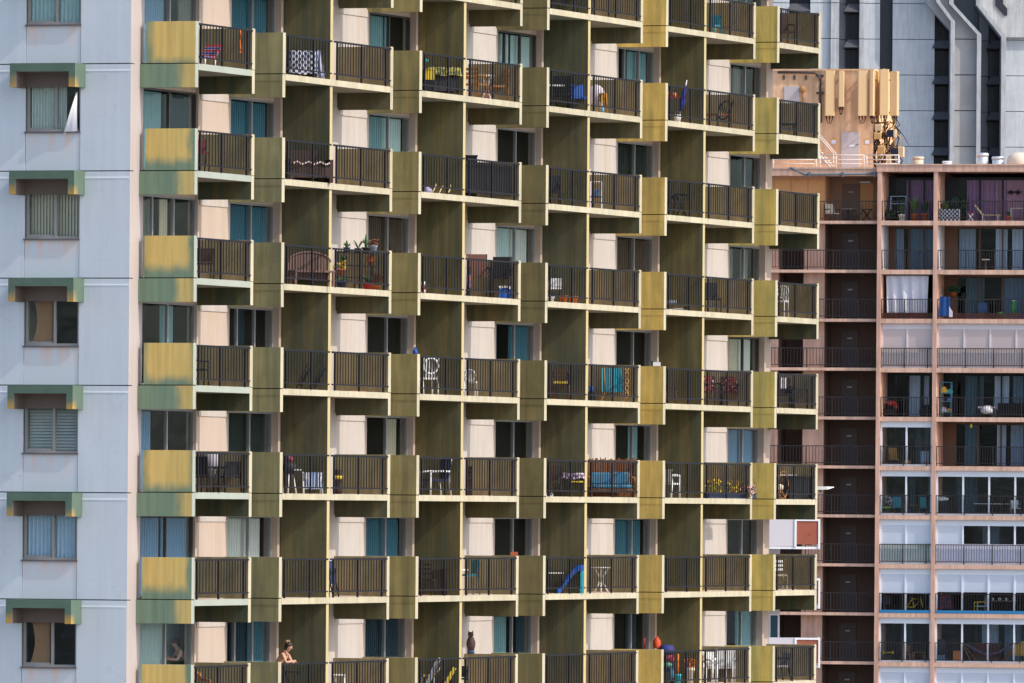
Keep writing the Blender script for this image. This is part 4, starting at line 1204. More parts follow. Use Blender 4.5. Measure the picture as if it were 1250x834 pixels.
def leaves(n, h, r, blade=0.12, wd=0.03, seed=1, up=0.6):
    """a tuft of curved pointed leaves"""
    g = random.Random(seed); b = MB()
    for k in range(n):
        a = g.uniform(0, 6.283); L = h * g.uniform(.6, 1.0); out = r * g.uniform(.4, 1.0)
        c, s_ = math.cos(a), math.sin(a)
        pts = [(c * out * t, s_ * out * t, L * (t ** up if up < 1 else t)) for t in (0.0, 0.35, 0.7, 1.0)]
        w4 = (wd * .5, wd, wd * .8, 0.003)
        vs = []
        for p, ww in zip(pts, w4):
            vs += [(p[0] - s_ * ww, p[1] + c * ww, p[2]), (p[0] + s_ * ww, p[1] - c * ww, p[2])]
        b.add(vs, [(2 * q, 2 * q + 1, 2 * q + 3, 2 * q + 2) for q in range(3)])
    return b
def bush(n, h, r, leaf=0.05, seed=1, m=None, cols=1):
    g = random.Random(seed); b = MB()
    for k in range(n):
        a = g.uniform(0, 6.283); rr = r * math.sqrt(g.random()); z = h * g.uniform(.15, 1)
        x, y = rr * math.cos(a), rr * math.sin(a)
        u_ = Vector((g.uniform(-1, 1), g.uniform(-1, 1), g.uniform(-.4, 1))).normalized() * leaf
        v_ = u_.cross(Vector((g.uniform(-1, 1), g.uniform(-1, 1), g.uniform(-1, 1)))).normalized() * leaf * .6
        c = Vector((x, y, z))
        b.add([c - u_, c + v_, c + u_, c - v_], [(0, 1, 2, 3)], g.randrange(cols))
    return b
def pot(t, m, r=0.12, h=0.2):
    P(t, 'pot', MB().lathe([(r * .7, 0), (r * .95, h * .8), (r * 1.08, h * .82), (r * 1.08, h), (r * .9, h), (r * .85, h * .85), (0.01, h * .85)], 14), m)
    return t
def folded(t, fab, frame, w=0.45, h=0.95, z0=0.35):
    """folded flat chair leaning upright"""
    M = Matrix.Rotation(-0.16, 4, 'X')
    P(t, 'seat_fabric', MB().box(-w / 2 + 0.02, w / 2 - 0.02, -0.02, 0.02, z0, h, 0, M), fab)
    for sx in (-1, 1):
        P(t, 'leg', MB().tube([(sx * w / 2, -0.03, 0), (sx * w / 2, 0.03 + h * .16, h)], 0.018, 6), frame)
        P(t, 'leg', MB().tube([(sx * (w / 2 - .04), 0.1, 0), (sx * (w / 2 - .04), h * .12 - .05, h * .8)], 0.016, 6), frame)
    return t
def lounger(t, fab, frame, L=1.3, w=0.55, h=0.3):
    P(t, 'bed', MB().box(-L / 2, L * .12, -w / 2, w / 2, h, h + 0.05), fab)
    M = Matrix.Translation((L * .12, 0, h)) @ Matrix.Rotation(-0.9, 4, 'Y')
    P(t, 'backrest', MB().box(0, L * .45, -w / 2, w / 2, 0, 0.05, 0, M), fab)
    for sx in (-L * .42, L * .1):
        for sy in (-1, 1):
            P(t, 'leg', MB().tube([(sx, sy * w * .45, 0), (sx, sy * w * .45, h)], 0.018, 6), frame)
    return t
CH = 'balcony chairs'

# -- top row (k = -1)
chair(I('armchair', 'black metal armchair half hidden by the top edge of the photo', 'chair', 690, -1, .8, 200, CH), blackm, blackm)
table(I('side_table', 'low dark table near the top edge, beside the black armchair', 'table', 733, -1, .7), darkbr, blackm, .55, .45, .62)
chair(I('kids_chair', 'small bright teal plastic chair on the balcony floor', 'chair', 870, -1, .5, -30), fmat('teal_plastic', (30, 165, 190), .8), fmat('teal_plastic', (30, 165, 190), .8), .36, .34, .28, .58, False, r=.03)
chair(I('wicker_chair', 'dark brown wicker chair on the top right corner balcony', 'chair', 957, -1, .6, 20), darkbr, darkbr, .5, .5, .42, 1.0)
# -- row 0
t = I('deck_chair', 'low chair with a red, white and blue striped cushion', 'chair', 252, 0, .8, 60)
lounger(t, pattern('red_white_blue_stripes', (200, 60, 60), (235, 235, 235), 'stripes', 3, (50, 70, 170)), whitep, .95, .45, .25)
t = I('garland', 'orange bead cord dangling behind the corner balcony railing', 'cord', 293, 0, .35)
P(t, 'cord', MB().tube([(0, 0, 1.0), (0.01, 0, .85), (-.01, 0, .7), (0.01, 0, .55), (0, 0, .45)], .018, 6), orangep)
P(t, 'bead', MB().ball((0, 0, .44), .03, 8), orangep)
t = I('covered_table', 'table wrapped in a navy and white checked cover', 'table', 368, 0, .8, 10)
P(t, 'cover', drape(.72, .8, .12, .72, .03), pattern('navy_white_checks', (45, 55, 110), (225, 228, 235), 'checks', 13))
for sx in (-1, 1):
    for sy in (-1, 1): P(t, 'leg', MB().box(sx * .3 - .02, sx * .3 + .02, sy * .3 - .02, sy * .3 + .02, 0, .7), blackm)
t = I('beach_towel', 'blue and white striped towel hanging beside the checked cover', 'towel', 387, 0, .25)
P(t, 'towel', MB().sheet(lambda u, v: (-.1 + .2 * u + .12 * (1 - v), .03 * math.sin(u * 9) + .02 * v, .02 + .72 * v), 12, 6), pattern('blue_towel_stripes', (60, 90, 170), (230, 235, 240), 'stripes', 9))
t = I('dining_table', 'long table under a yellow and green patterned cloth', 'table', 538, 0, .8, 15)
P(t, 'tablecloth', drape(.95, .6, .52, .74, .04), pattern('yellow_green_floral', (190, 175, 90), (110, 120, 60), 'noise', 12, (225, 205, 160)))
for sx in (-1, 1):
    for sy in (-1, 1): P(t, 'leg', MB().box(sx * .42 - .025, sx * .42 + .025, sy * .22 - .025, sy * .22 + .025, 0, .72), blackm)
P(t, 'shelf', MB().box(-.42, .42, -.22, .22, .1, .48), fmat('charcoal_box', (48, 50, 58)))
t = I('crate', 'yellow plastic crate in front of the patterned tablecloth', 'crate', 524, 0, .42, 5, dz=.36)
P(t, 'body', MB().box(-.15, .15, -.12, .12, 0, .26), yel); P(t, 'rim', MB().box(-.165, .165, -.135, .135, .261, .29), yel)
P(t, 'stand', MB().box(-.12, .12, -.1, .1, -.36, -.002), blackm)
t = I('laundry_bin', 'white ribbed bin beside the patterned tablecloth', 'bin', 560, 0, .35)
P(t, 'body', MB().lathe([(.11, 0), (.15, .62), (.16, .66), (.14, .66)], 14), whitep); P(t, 'lid', MB().lathe([(.155, .662), (.12, .70), (.02, .72)], 14), whitep)
t = I('ball', 'small turquoise ball hung above the patterned tablecloth', 'ball', 520.5, 0, .4, dz=.86)
P(t, 'shell', MB().ball((0, 0, 0), .05, 10), fmat('turquoise', (40, 190, 215), .85)); P(t, 'string', MB().tube([(0, 0, .05), (0, 0, .6)], .006, 5), blackm)
chair(I('bistro_chair', 'honey coloured rattan chair left of the small white table', 'chair', 580, 0, .75, 150, 'rattan bistro chairs'), rattan, rattan, .48, .46, .44, .86, True, 'bars', r=.024)
chair(I('bistro_chair', 'honey coloured rattan chair right of the small white table', 'chair', 606, 0, .7, -70, 'rattan bistro chairs'), rattan, rattan, .46, .46, .44, .8, False, 'bars', r=.024)
table(I('bistro_table', 'small round white table between two rattan chairs', 'table', 594, 0, .55), whitep, whitep, .42, .42, .7, True)
table(I('folding_table', 'white edged table beside black chairs with blue seats', 'table', 680, 0, .6), whitep, blackm, .42, .5, .68)
chair(I('patio_chair', 'black chair with a blue seat, behind the white edged table', 'chair', 688, 0, .95, 170, CH), blackm, blackm, .5, .48, .42, .95)
t = chair(I('patio_chair', 'black chair with a bright blue cushion next to the partition', 'chair', 705, 0, .6, 10, CH), bluep, blackm, .44, .44, .36, .72, False)
t = I('covered_grill', 'pale dome shaped cover leaning near an ochre folding chair', 'grill cover', 728, 0, .7)
P(t, 'cover', MB().lathe([(.2, .25), (.24, .5), (.22, .68), (.14, .8), (.03, .84)], 16), fmat('pale_lilac_cloth', (215, 205, 220), .8))
for q in range(3): P(t, 'leg', MB().tube([(.2 * math.cos(q * 2.1), .2 * math.sin(q * 2.1), 0), (.12 * math.cos(q * 2.1), .12 * math.sin(q * 2.1), .3)], .02, 6), darkbr)
folded(I('folding_chair', 'small ochre wooden folding chair beside the pale dome cover', 'chair', 737, 0, .4, 10), fmat('ochre_wood', (210, 145, 45), .75), fmat('ochre_wood', (210, 145, 45), .75), .2, .6)
t = I('bottle', 'light blue bottle on the floor under the ochre folding chair', 'bottle', 735.5, 0, .2)
P(t, 'body', MB().lathe([(.05, 0), (.055, .15), (.03, .2)], 10), fmat('light_blue_plastic', (110, 180, 225), .8)); P(t, 'cap', MB().lathe([(.025, .2), (.025, .24)], 8), whitep)
t = I('shelf', 'red topped shelf with bottles beside the closed blue parasol', 'shelf', 821, 0, .6)
for z_ in (.3, .72): P(t, 'shelf_board', MB().box(-.22, .22, -.15, .15, z_, z_ + .03), redp if z_ > .5 else darkbr)
for sx in (-1, 1): P(t, 'side', MB().box(sx * .2 - .02, sx * .2 + .02, -.14, .14, 0, .72), darkbr)
P(t, 'jars', MB().lathe([(.05, .75), (.05, .9)], 8, (-.1, 0, 0)).lathe([(.06, .75), (.06, .88)], 8, (.05, 0, 0)), orangep)
t = I('parasol', 'closed blue parasol leaning against the railing', 'parasol', 833, 0, .35)
P(t, 'canopy', MB().tube([(-.06, 0, .35), (.0, 0, .6), (.07, .02, .95), (.1, .02, 1.1)], [.06, .09, .06, .02], 8), fmat('royal_blue_cloth', (45, 60, 170), .75))
P(t, 'pole', MB().tube([(-.12, 0, .02), (.13, .02, 1.25)], .015, 6), whitep)
t = I('bucket', 'white bucket at the foot of the closed blue parasol', 'bucket', 827.5, 0, .2)
P(t, 'body', MB().lathe([(.08, 0), (.11, .22), (.1, .22), (.075, .02)], 12), whitep); P(t, 'handle', MB().tube([(.11 * math.cos(q), 0, .2 + .1 * math.sin(q)) for q in [math.pi * k / 8 for k in range(9)]], .006, 5), greyp)
chair(I('round_chair', 'black hoop backed chair with a rust brown seat', 'chair', 876, 0, .6, -50), fmat('rust_seat', (150, 85, 55)), blackm, .55, .5, .42, .82, False, 'round', .3)
lounger(I('lounge_chair', 'black metal reclining chair on the right corner balcony', 'chair', 956, 0, .7, 180), blackm, blackm, .8, .5, .35)
# -- row 1
t = I('bar_stool', 'red seated stool with a dark back on the corner balcony', 'stool', 246, 1, .45, 20)
chair(t, fmat('dark_red_seat', (130, 45, 45)), blackm, .3, .3, .5, .85, False)
t = I('wicker_sofa', 'dark brown wicker sofa with a string of pale shells', 'sofa', 376, 1, .8, 20)
P(t, 'seat', MB().box(-.5, .5, -.28, .28, .12, .42), darkbr); P(t, 'backrest', MB().box(-.5, .5, .2, .3, .42, .85), darkbr)
for sx in (-1, 1): P(t, 'armrest', MB().box(sx * .55 - .05, sx * .55 + .05, -.28, .3, 0, .6), darkbr)
sg = MB(); g_ = random.Random(5)
for q in range(22): sg.ball((-.5 + q * .046, -.32, .5 + .03 * math.sin(q * .9)), .028, 6)
P(t, 'shell_garland', sg, fmat('pale_shell', (230, 200, 190), .8))
t = I('driftwood', 'row of pale driftwood and shells along the balcony floor', 'driftwood', 543, 1, .35, 65)
for q in range(6): P(t, 'branch', MB().tube([(-1.2 + q * .45, .03, .02), (-1.05 + q * .45, 0, .12 + .06 * (q % 3)), (-.95 + q * .45, .02, .2 + .08 * (q % 2))], .02, 5), fmat('bleached_wood', (220, 190, 140), .8))
P(t, 'shell', MB().ball((-1.2, -.05, .1), (.08, .08, .1), 8).ball((-1.0, -.03, .08), .07, 8), fmat('lilac_shell', (170, 165, 205), .8))
t = thing('privacy_screen', 'black reed screen tied along the inside of the railing', 'screen', tuple(FM.world(1 * BAY + 5.85, .2, FL(1))), BETA)
for q in range(2):
    sc = MB()
    for k in range(40): sc.box(-2.0 + q * 2.02 + k * .05, -2.0 + q * 2.02 + k * .05 + .042, -.012, .012, .1, .96)
    P(t, 'reed_panel', sc, fmat('black_reed', (42, 38, 40)))
P(t, 'cross_bar', MB().box(-2.0, 2.04, .013, .04, .5, .54), blackm)
t = I('planter_box', 'black box standing taller than the railing behind the reed screen', 'planter', 575, 1, .5)
P(t, 'body', MB().box(-.16, .16, -.15, .15, 0, 1.12), blackm); P(t, 'rim', MB().box(-.18, .18, -.17, .17, 1.121, 1.16), blackm)
folded(I('folding_chair', 'black folding chair with a thin hoop back standing alone', 'chair', 676.5, 1, .6, 5), blackm, blackm, .36, .85)
t = I('utility_rack', 'white open rack holding a blue tub', 'rack', 728, 1, .6)
for sx in (-1, 1): P(t, 'post', MB().box(sx * .16 - .018, sx * .16 + .018, -.12, .12, 0, .8), whitep)
for z_ in (.35, .78): P(t, 'shelf', MB().box(-.16, .16, -.12, .12, z_, z_ + .025), whitep if z_ > .5 else darkbr)
P(t, 'tub', MB().box(-.12, .08, -.1, .1, .378, .58), fmat('dusty_blue', (90, 130, 170), .75))
chair(I('iron_chair', 'black scrolled iron chair with arms near the yellow wall', 'chair', 820, 1, .7, 30, CH), blackm, blackm, .5, .48, .43, 1.0, True, 'bars')
table(I('iron_table', 'black iron table right beside the scrolled iron chair', 'table', 832, 1, .5), blackm, blackm, .42, .42, .68, cross=True)
# -- row 2
chair(I('patio_chair', 'plain dark brown chair in the corner, third balcony down', 'chair', 248, 2, .7, 190, CH), darkbr, darkbr, .46, .46, .43, .8, False)
t = I('bench', 'arched brown slatted bench back standing behind the railing', 'bench', 377, 2, .85, 25)
arch = MB(); n_ = 26
for q in range(n_):
    x = -.58 + 1.16 * q / (n_ - 1)
    arch.box(x - .019, x + .019, -.015, .015, .2, .62 + .24 * math.sqrt(max(0, 1 - (x / .62) ** 2)))
P(t, 'backrest', arch, fmat('dusty_brown_wood', (135, 100, 88)))
P(t, 'arch_rail', MB().tube([(.6 * math.cos(q), -.02, .64 + .25 * math.sin(q)) for q in [math.pi * k / 14 for k in range(15)]], .03, 6), fmat('dusty_brown_wood', (135, 100, 88)))
P(t, 'seat', MB().box(-.58, .58, -.4, -.02, .36, .41), fmat('dusty_brown_wood', (135, 100, 88)))
for sx in (-1, 1):
    for yy in (-.36, -.04): P(t, 'leg', MB().box(sx * .54 - .03, sx * .54 + .03, yy - .03, yy + .03, 0, .36), fmat('dusty_brown_wood', (135, 100, 88)))
t = I('plastic_bin', 'tall white ribbed bin beside the arched bench', 'bin', 398, 2, .22)
P(t, 'body', MB().box(-.09, .09, -.09, .09, 0, .66), whitep); P(t, 'lid', MB().box(-.1, .1, -.1, .1, .661, .69), whitep)
t = thing('plant_rack', 'black metal rack crowded with flower pots', 'plant rack', tuple(spot(437, 2, .45)), math.radians(60))
for z_ in (.3, .62, .95): P(t, 'shelf', MB().box(-.9, .9, -.12, .12, z_, z_ + .02), blackm)
for sx in (-.88, 0, .88):
    for sy in (-.1, .1): P(t, 'post', MB().tube([(sx, sy, 0), (sx, sy, .96)], .014, 6), blackm)
def potted(label, px, k, d, dz, pm, r, h, kind, lh, seed, lm=None):
    t = I('potted_plant', label, 'plant', px, k, d, 0, None, dz)
    pot(t, pm, r, h)
    if kind == 'cactus':
        b = MB().tube([(0, 0, h * .8), (0, 0, h + lh * .5), (0, 0, h + lh)], [.035, .045, .012], 8).tube([(.03, 0, h + lh * .2), (.08, 0, h + lh * .35), (.08, 0, h + lh * .6)], [.02, .025, .01], 6).tube([(-.03, 0, h + lh * .3), (-.07, 0, h + lh * .42), (-.07, 0, h + lh * .65)], [.02, .022, .01], 6)
    elif kind == 'agave': b = leaves(16, lh, lh * .9, .1, .022, seed, .7)
    else: b = bush(70, lh, r * 1.5, .035, seed)
    if kind != 'cactus':
        for i_, p in enumerate(b.v): b.v[i_] = (p[0], p[1], p[2] + h * .8)
    P(t, 'foliage', b, lm or leafg)
    return t
bpot = fmat('dark_blue_pot', (55, 65, 95)); wpot = fmat('pale_blue_pot', (190, 200, 225), .8); gpot = fmat('charcoal_pot', (60, 60, 62))
potted('cactus in a dark blue pot on the plant rack, leftmost', 423, 2, .45, .972, bpot, .09, .12, 'cactus', .18, 1)
potted('spiky agave in a charcoal pot on the rack', 437, 2, .45, .972, gpot, .1, .12, 'agave', .26, 2)
potted('tall thin cactus in a black pot on the rack', 446.5, 2, .45, .972, gpot, .11, .16, 'cactus', .34, 3)
potted('red leaved plant in a pale blue pot on the rack', 456, 2, .45, .972, wpot, .09, .22, 'bush', .2, 4, fmat('rust_leaf', (150, 85, 55)))
potted('orange flowers in a terracotta pot on the lower rack shelf', 452, 2, .4, .64, terra, .07, .15, 'bush', .14, 5, orangep)
potted('yellow flowers in a small pot on the middle rack shelf', 420, 2, .42, .642, yel, .05, .1, 'bush', .12, 6)
potted('yellow and orange flowers in a low terracotta trough', 414, 2, .3, .32, terra, .13, .18, 'bush', .2, 7, yel)
potted('leafy plant in a red pot on the floor under the rack', 449, 2, .25, 0, redp, .14, .17, 'agave', .3, 8)
potted('rust coloured twiggy plant in a terracotta floor pot', 459, 2, .25, 0, terra, .1, .12, 'agave', .5, 9, fmat('rust_leaf', (150, 85, 55)))
potted('dark leafy plant in a blue floor pot, left below the rack', 417, 2, .2, 0, bpot, .15, .2, 'bush', .1, 10)
t = I('jar', 'stack of pale and red jars on the floor by the railing', 'jar', 517, 2, .25)
for q, mm in enumerate((fmat('pale_pink', (225, 190, 185), .8), redp, whitep)): P(t, 'jar_body', MB().lathe([(.06, q * .11), (.06, q * .11 + .1)], 10), mm)
chair(I('director_chair', 'tall black folding chair with a red brown seat back', 'chair', 584, 2, .6, 10, CH), fmat('red_brown_canvas', (130, 80, 65)), blackm, .55, .45, .6, 1.2)
chair(I('director_chair', 'tall black folding chair behind the blue cooler', 'chair', 611, 2, .8, -10, CH), blackm, blackm, .5, .45, .6, 1.16)
t = I('cooler', 'blue and white cooler box on the balcony floor', 'cooler', 617, 2, .3, 5)
P(t, 'body', MB().box(-.18, .14, -.14, .14, 0, .3), bluep); P(t, 'lid', MB().box(-.19, .15, -.15, .15, .301, .35), whitep); P(t, 'handle', MB().tube([(-.16, -.16, .27), (-.02, -.19, .36), (.12, -.16, .27)], .012, 5), whitep)
t = I('swim_towel', 'small blue and pink towel hung on the partition post', 'towel', 573, 2, .25, dz=.3)
P(t, 'towel', MB().sheet(lambda u, v: (-.06 + .12 * u, .015 * math.sin(u * 8), .3 * v - .1 * u * (1 - v)), 8, 4), pattern('blue_pink_print', (60, 120, 200), (220, 120, 130), 'noise', 14, (235, 235, 240)))
chair(I('garden_chair', 'white backed chair with brown wooden legs near orange pots', 'chair', 676, 2, .6, 190), whitep, brownw, .4, .42, .42, .68, True)
for lab, px, mm, r_ in (('orange plastic pot nearest the white backed chair', 688, orangep, .12), ('second orange pot, standing further along the railing', 700, orangep, .13)):
    t = I('flower_pot', lab, 'pot', px, 2, .3); pot(t, mm, r_, .2); P(t, 'soil', MB().lathe([(r_ * .8, .16), (.01, .17)], 12), darkbr)
t = I('flower_pot', 'small white pot on the floor under the white backed chair', 'pot', 673, 2, .2); pot(t, whitep, .09, .14); P(t, 'soil', MB().lathe([(.07, .11), (.01, .12)], 12), darkbr)
t = I('exercise_bench', 'low grey workout frame lying on the floor', 'exercise bench', 826, 2, .5, 10)
P(t, 'frame', MB().tube([(-.28, 0, .05), (.35, 0, .05)], .03, 6).tube([(-.25, 0, .05), (-.2, 0, .3)], .02, 6), greyp)
P(t, 'pad', MB().box(-.3, -.02, -.12, .12, .22, .3), fmat('blue_grey_pad', (130, 150, 175), .75)); P(t, 'weight', MB().lathe([(.09, 0), (.09, .05)], 12, (.3, 0, .06)), blackm)
chair(I('camp_chair', 'black camp chair with a yellow striped seat', 'chair', 868, 2, .6, 15, CH), blackm, blackm, .48, .46, .42, .9, False)
t = I('bar_chair', 'white wire chair with a round back on the corner balcony', 'chair', 953, 2, .5, -20)
chair(t, whitep, whitep, .36, .36, .5, .95, False, 'round', r=.014)
# -- row 3
chair(I('patio_chair', 'black chair arm showing behind the fourth corner panel down', 'chair', 240, 3, .8, 80, CH), blackm, blackm)
for q, (px, lab) in enumerate(((371, 'black folded beach chair, leftmost of the leaning pair'), (388, 'black folded beach chair, rightmost of the leaning pair'))):
    t = I('beach_chair', lab, 'chair', px, 3, .5, 0)
    for dx in (0, .11): P(t, 'leg', MB().tube([(-.2 + dx, .1 * dx, .05), (.12 + dx, .1, .72 - .16 * q)], .016, 6), blackm)
    P(t, 'fabric', MB().sheet(lambda u, v: (-.15 + .26 * v + .1 * u, .05 + .06 * u, .12 + .45 * v), 2, 2), blackm)
t = I('doormat', 'reddish brown mat on the balcony floor', 'mat', 430, 3, .5, 60); P(t, 'mat', MB().box(-.4, .4, -.18, .18, 0, .03), fmat('red_brown_mat', (170, 95, 70))); P(t, 'fringe', MB().box(-.43, -.401, -.18, .18, 0, .015), creamc)
chair(I('rattan_chair', 'white rattan chair with a tall rounded back', 'chair', 522, 3, .5, 200), whitep, whitep, .42, .42, .45, .98, False, 'round', r=.024)
chair(I('rattan_stool', 'small white wire chair with a low round back', 'chair', 575, 3, .45, 170), fmat('off_white_seat', (210, 200, 190), .8), whitep, .3, .3, .4, .72, False, 'round', r=.018)
t = chair(I('wooden_chair', 'brown wooden chair with a yellow band across its back', 'chair', 685, 3, .7, 175), brownw, brownw, .42, .42, .42, .82, False, 'bars', r=.022)
P(t, 'band', MB().box(-.2, .2, .24, .262, .46, .52), yel)
t = I('lounge_chair', 'teal sling lounge chair folded upright, with an orange lattice side', 'chair', 752, 3, .6, 12)
P(t, 'sling', MB().sheet(lambda u, v: (-.38 + .62 * u, .1 + .12 * v + .02 * math.sin(u * 12), .28 + .68 * v), 12, 4), fmat('bright_teal_sling', (15, 140, 165), .8))
for q, x in enumerate((-.36, .3)): P(t, 'leg', MB().tube([(x - .1, -.1, 0), (x + .08, .1, .3), (x + .06, .24, .98)], .02, 6), rattan)
lt = MB()
for sgn in (1, -1): lt.tube([(.32 + .05 * sgn * math.sin(z * 14), .02, .12 + z * .84) for z in [k / 24 for k in range(25)]], .014, 6)
P(t, 'lattice', lt, fmat('orange_cane', (230, 160, 80), .8))
t = I('bucket', 'small bright blue bucket beside the teal lounge chair', 'bucket', 722, 3, .5, dz=.25); P(t, 'body', MB().lathe([(.06, 0), (.09, .16), (.08, .16)], 10), bluep); P(t, 'base', MB().box(-.1, .1, -.1, .1, -.25, -.002), blackm)
t = I('floodlight', 'small black and white floodlight on top of the yellow wall', 'light', 802, 3, .6, 0, None, 1.06)
P(t, 'housing', MB().box(-.12, .1, -.08, .08, .02, .13), whitep); P(t, 'visor', MB().box(-.17, -.121, -.09, .09, .0, .16), blackm); P(t, 'base', MB().box(-.05, .05, -.06, .06, 0, .02), blackm)
t = I('bottle', 'blue bottle standing on the olive wall top', 'bottle', 506.5, 3, .75, 0, None, 1.06); P(t, 'body', MB().lathe([(.06, 0), (.06, .12), (.025, .18)], 10), bluep); P(t, 'cap', MB().lathe([(.025, .18), (.025, .22)], 8), bluep)
table(I('side_table', 'small brown wooden table by the right hand khaki wall', 'table', 819, 3, .6), brownw, brownw, .36, .36, .48)
flo = pattern('red_white_floral', (40, 35, 40), (150, 62, 58), 'noise', 13, (220, 205, 200))
chair(I('cushioned_chair', 'black chair with a red and white floral cushion, left one', 'chair', 868, 3, .6, 25, 'floral cushioned chairs'), flo, blackm, .5, .46, .42, .88)
chair(I('cushioned_chair', 'black chair with a red and white floral cushion, right one', 'chair', 891, 3, .65, -5, 'floral cushioned chairs'), flo, blackm, .54, .46, .42, .88)
chair(I('patio_chair', 'black chair with a pale towel over its back', 'chair', 956, 3, .8, 10, CH), blackm, blackm, .5, .46, .43, .92)
t = I('towel', 'pale pink towel hung over the black chair back', 'towel', 957, 3, .55, 0, None, .6); P(t, 'towel', MB().sheet(lambda u, v: (-.09 + .18 * u, .02 * math.sin(u * 7) - .03 * v, .32 * v), 6, 4), fmat('pale_pink_towel', (225, 210, 220), .8))
table(I('covered_table', 'dark table with a brown cover, far right corner balcony', 'table', 976, 3, .8), fmat('taupe_cover', (100, 80, 72)), blackm, .55, .5, .62)
# -- row 4
chair(I('patio_chair', 'black metal armchair, left of the two in front of the parasol', 'chair', 250, 4, .75, 150, CH), blackm, blackm, .5, .48, .42, .92, r=.022)
chair(I('patio_chair', 'black metal armchair, right of the two in front of the parasol', 'chair', 277, 4, .7, 215, CH), blackm, blackm, .5, .48, .42, .8, r=.022)
t = I('parasol', 'folded pale grey parasol standing behind black armchairs', 'parasol', 258, 4, 1.1)
P(t, 'canopy', MB().tube([(0, 0, .35), (0, 0, .7), (0, 0, 1.0)], [.05, .19, .21], 10), fmat('pale_grey_cloth', (175, 170, 180), .75)); P(t, 'pole', MB().tube([(0, 0, 0), (0, 0, 1.02)], .02, 6), greyp)
t = I('kettle_grill', 'black kettle grill on white legs with a red cap on top', 'grill', 353, 4, .6)
P(t, 'bowl', MB().lathe([(.05, .46), (.16, .55), (.19, .66), (.17, .76), (.05, .83)], 14), fmat('dark_enamel', (60, 55, 62))); P(t, 'lid_cloth', MB().ball((0, -.02, .9), (.1, .1, .09), 10), pattern('red_print_cloth', (180, 60, 60), (90, 70, 120), 'noise', 16))
for q in range(3): P(t, 'leg', MB().tube([(.2 * math.cos(q * 2.1 + .4), .2 * math.sin(q * 2.1 + .4), 0), (.1 * math.cos(q * 2.1 + .4), .1 * math.sin(q * 2.1 + .4), .52)], .02, 6), whitep)
P(t, 'side_tray', MB().box(.12, .34, -.14, .14, .6, .63), whitep)
t = folded(I('beach_chair', 'low beach chair with blue and white stripes', 'chair', 382, 4, .45, 8), pattern('blue_white_stripes', (45, 110, 190), (235, 240, 245), 'stripes', 5), whitep, .5, .56, .12)
t = I('tiki_stool', 'carved brown wooden stool with a yellow band', 'stool', 412.5, 4, .35)
P(t, 'post', MB().lathe([(.1, 0), (.13, .1), (.08, .22), (.13, .38), (.13, .5), (.09, .56), (.12, .64)], 12), darkbr); P(t, 'band', MB().lathe([(.138, .39), (.138, .48)], 12), yel)
chair(I('sling_chair', 'navy sling armchair with a white tubular frame', 'chair', 531, 4, .6, -62), navyf, whitep, .58, .56, .42, .98, True, r=.022)
t = I('book_shelf', 'narrow dark shelf crammed with small items by the partition', 'shelf', 573, 4, .35)
P(t, 'frame', MB().box(-.08, .08, -.1, .1, 0, .8), darkbr)
for z_ in (.2, .45, .66): P(t, 'shelf', MB().box(-.1, .1, -.14, -.101, z_, z_ + .03), brownw)
chair(I('wooden_chair', 'dark wooden chair with white armrest beside the cloth covered table', 'chair', 673, 4, .7, 200, CH), darkbr, darkbr, .42, .42, .42, .86, False)
t = I('side_table', 'table under a white and purple floral cloth', 'table', 699, 4, .7)
P(t, 'tablecloth', drape(.62, .6, .5, .66, .05), pattern('white_purple_floral', (225, 215, 220), (120, 95, 135), 'noise', 12)); 
for sx in (-1, 1):
    for sy in (-1, 1): P(t, 'leg', MB().box(sx * .26 - .02, sx * .26 + .02, sy * .24 - .02, sy * .24 + .02, 0, .63), blackm)
P(t, 'yellow_shelf', MB().box(-.05, .29, -.29, -.26, .4, .44), yel)
t = I('sandals', 'pair of white sandals on the floor by the olive wall', 'sandals', 671, 4, .2)
for sx in (-.06, .06): P(t, 'sandal', MB().box(sx - .04, sx + .04, -.12, .12, 0, .03).tube([(sx - .04, 0, .03), (sx, -.03, .1), (sx + .04, 0, .03)], .012, 5), whitep)
t = I('bamboo_screen', 'rust brown bamboo screen standing behind the blue sofa', 'screen', 748, 4, 1.02, 14)
bs = MB(); g_ = random.Random(9)
for q in range(44): bs.tube([(-.72 + q * .0335, g_.uniform(-.01, .01), .02), (-.72 + q * .0335 + g_.uniform(-.01, .01), 0, 1.06 + g_.uniform(-.03, .08))], .016, 5)
P(t, 'canes', bs, fmat('rust_bamboo', (150, 90, 50), var=.4)); P(t, 'cross_bar', MB().box(-.72, .74, -.035, -.018, .3, .33), brownw)
t = I('bamboo_sofa', 'bamboo framed sofa with turquoise blue cushions', 'sofa', 746, 4, .5, 10)
cush = fmat('turquoise_cushion', (60, 130, 170), .75, var=.3)
P(t, 'back_cushion', MB().box(-.56, .02, .12, .24, .36, .70), cush); P(t, 'back_cushion', MB().box(.035, .56, .12, .24, .36, .72), cush); P(t, 'seat_cushion', MB().box(-.56, .56, -.26, .12, .25, .36), cush)
for o_ in t.children:
    if 'cushion' in o_.name:
        bv = o_.modifiers.new('bevel', 'BEVEL'); bv.width = .05; bv.segments = 3
P(t, 'frame', MB().box(-.6, .6, -.28, .26, .18, .245), brownw)
for sx in (-1, 1): P(t, 'armrest', MB().tube([(sx * .62, -.3, 0), (sx * .62, -.3, .55), (sx * .62, .25, .58), (sx * .62, .25, 0)], .03, 6).tube([(sx * .62, -.3, .3), (sx * .62, .25, .3)], .02, 6), rattan)
chair(I('plastic_armchair', 'white plastic armchair beside the khaki wall', 'chair', 817, 4, .5, 150), whitep, whitep, .45, .45, .42, .82, True, r=.03)
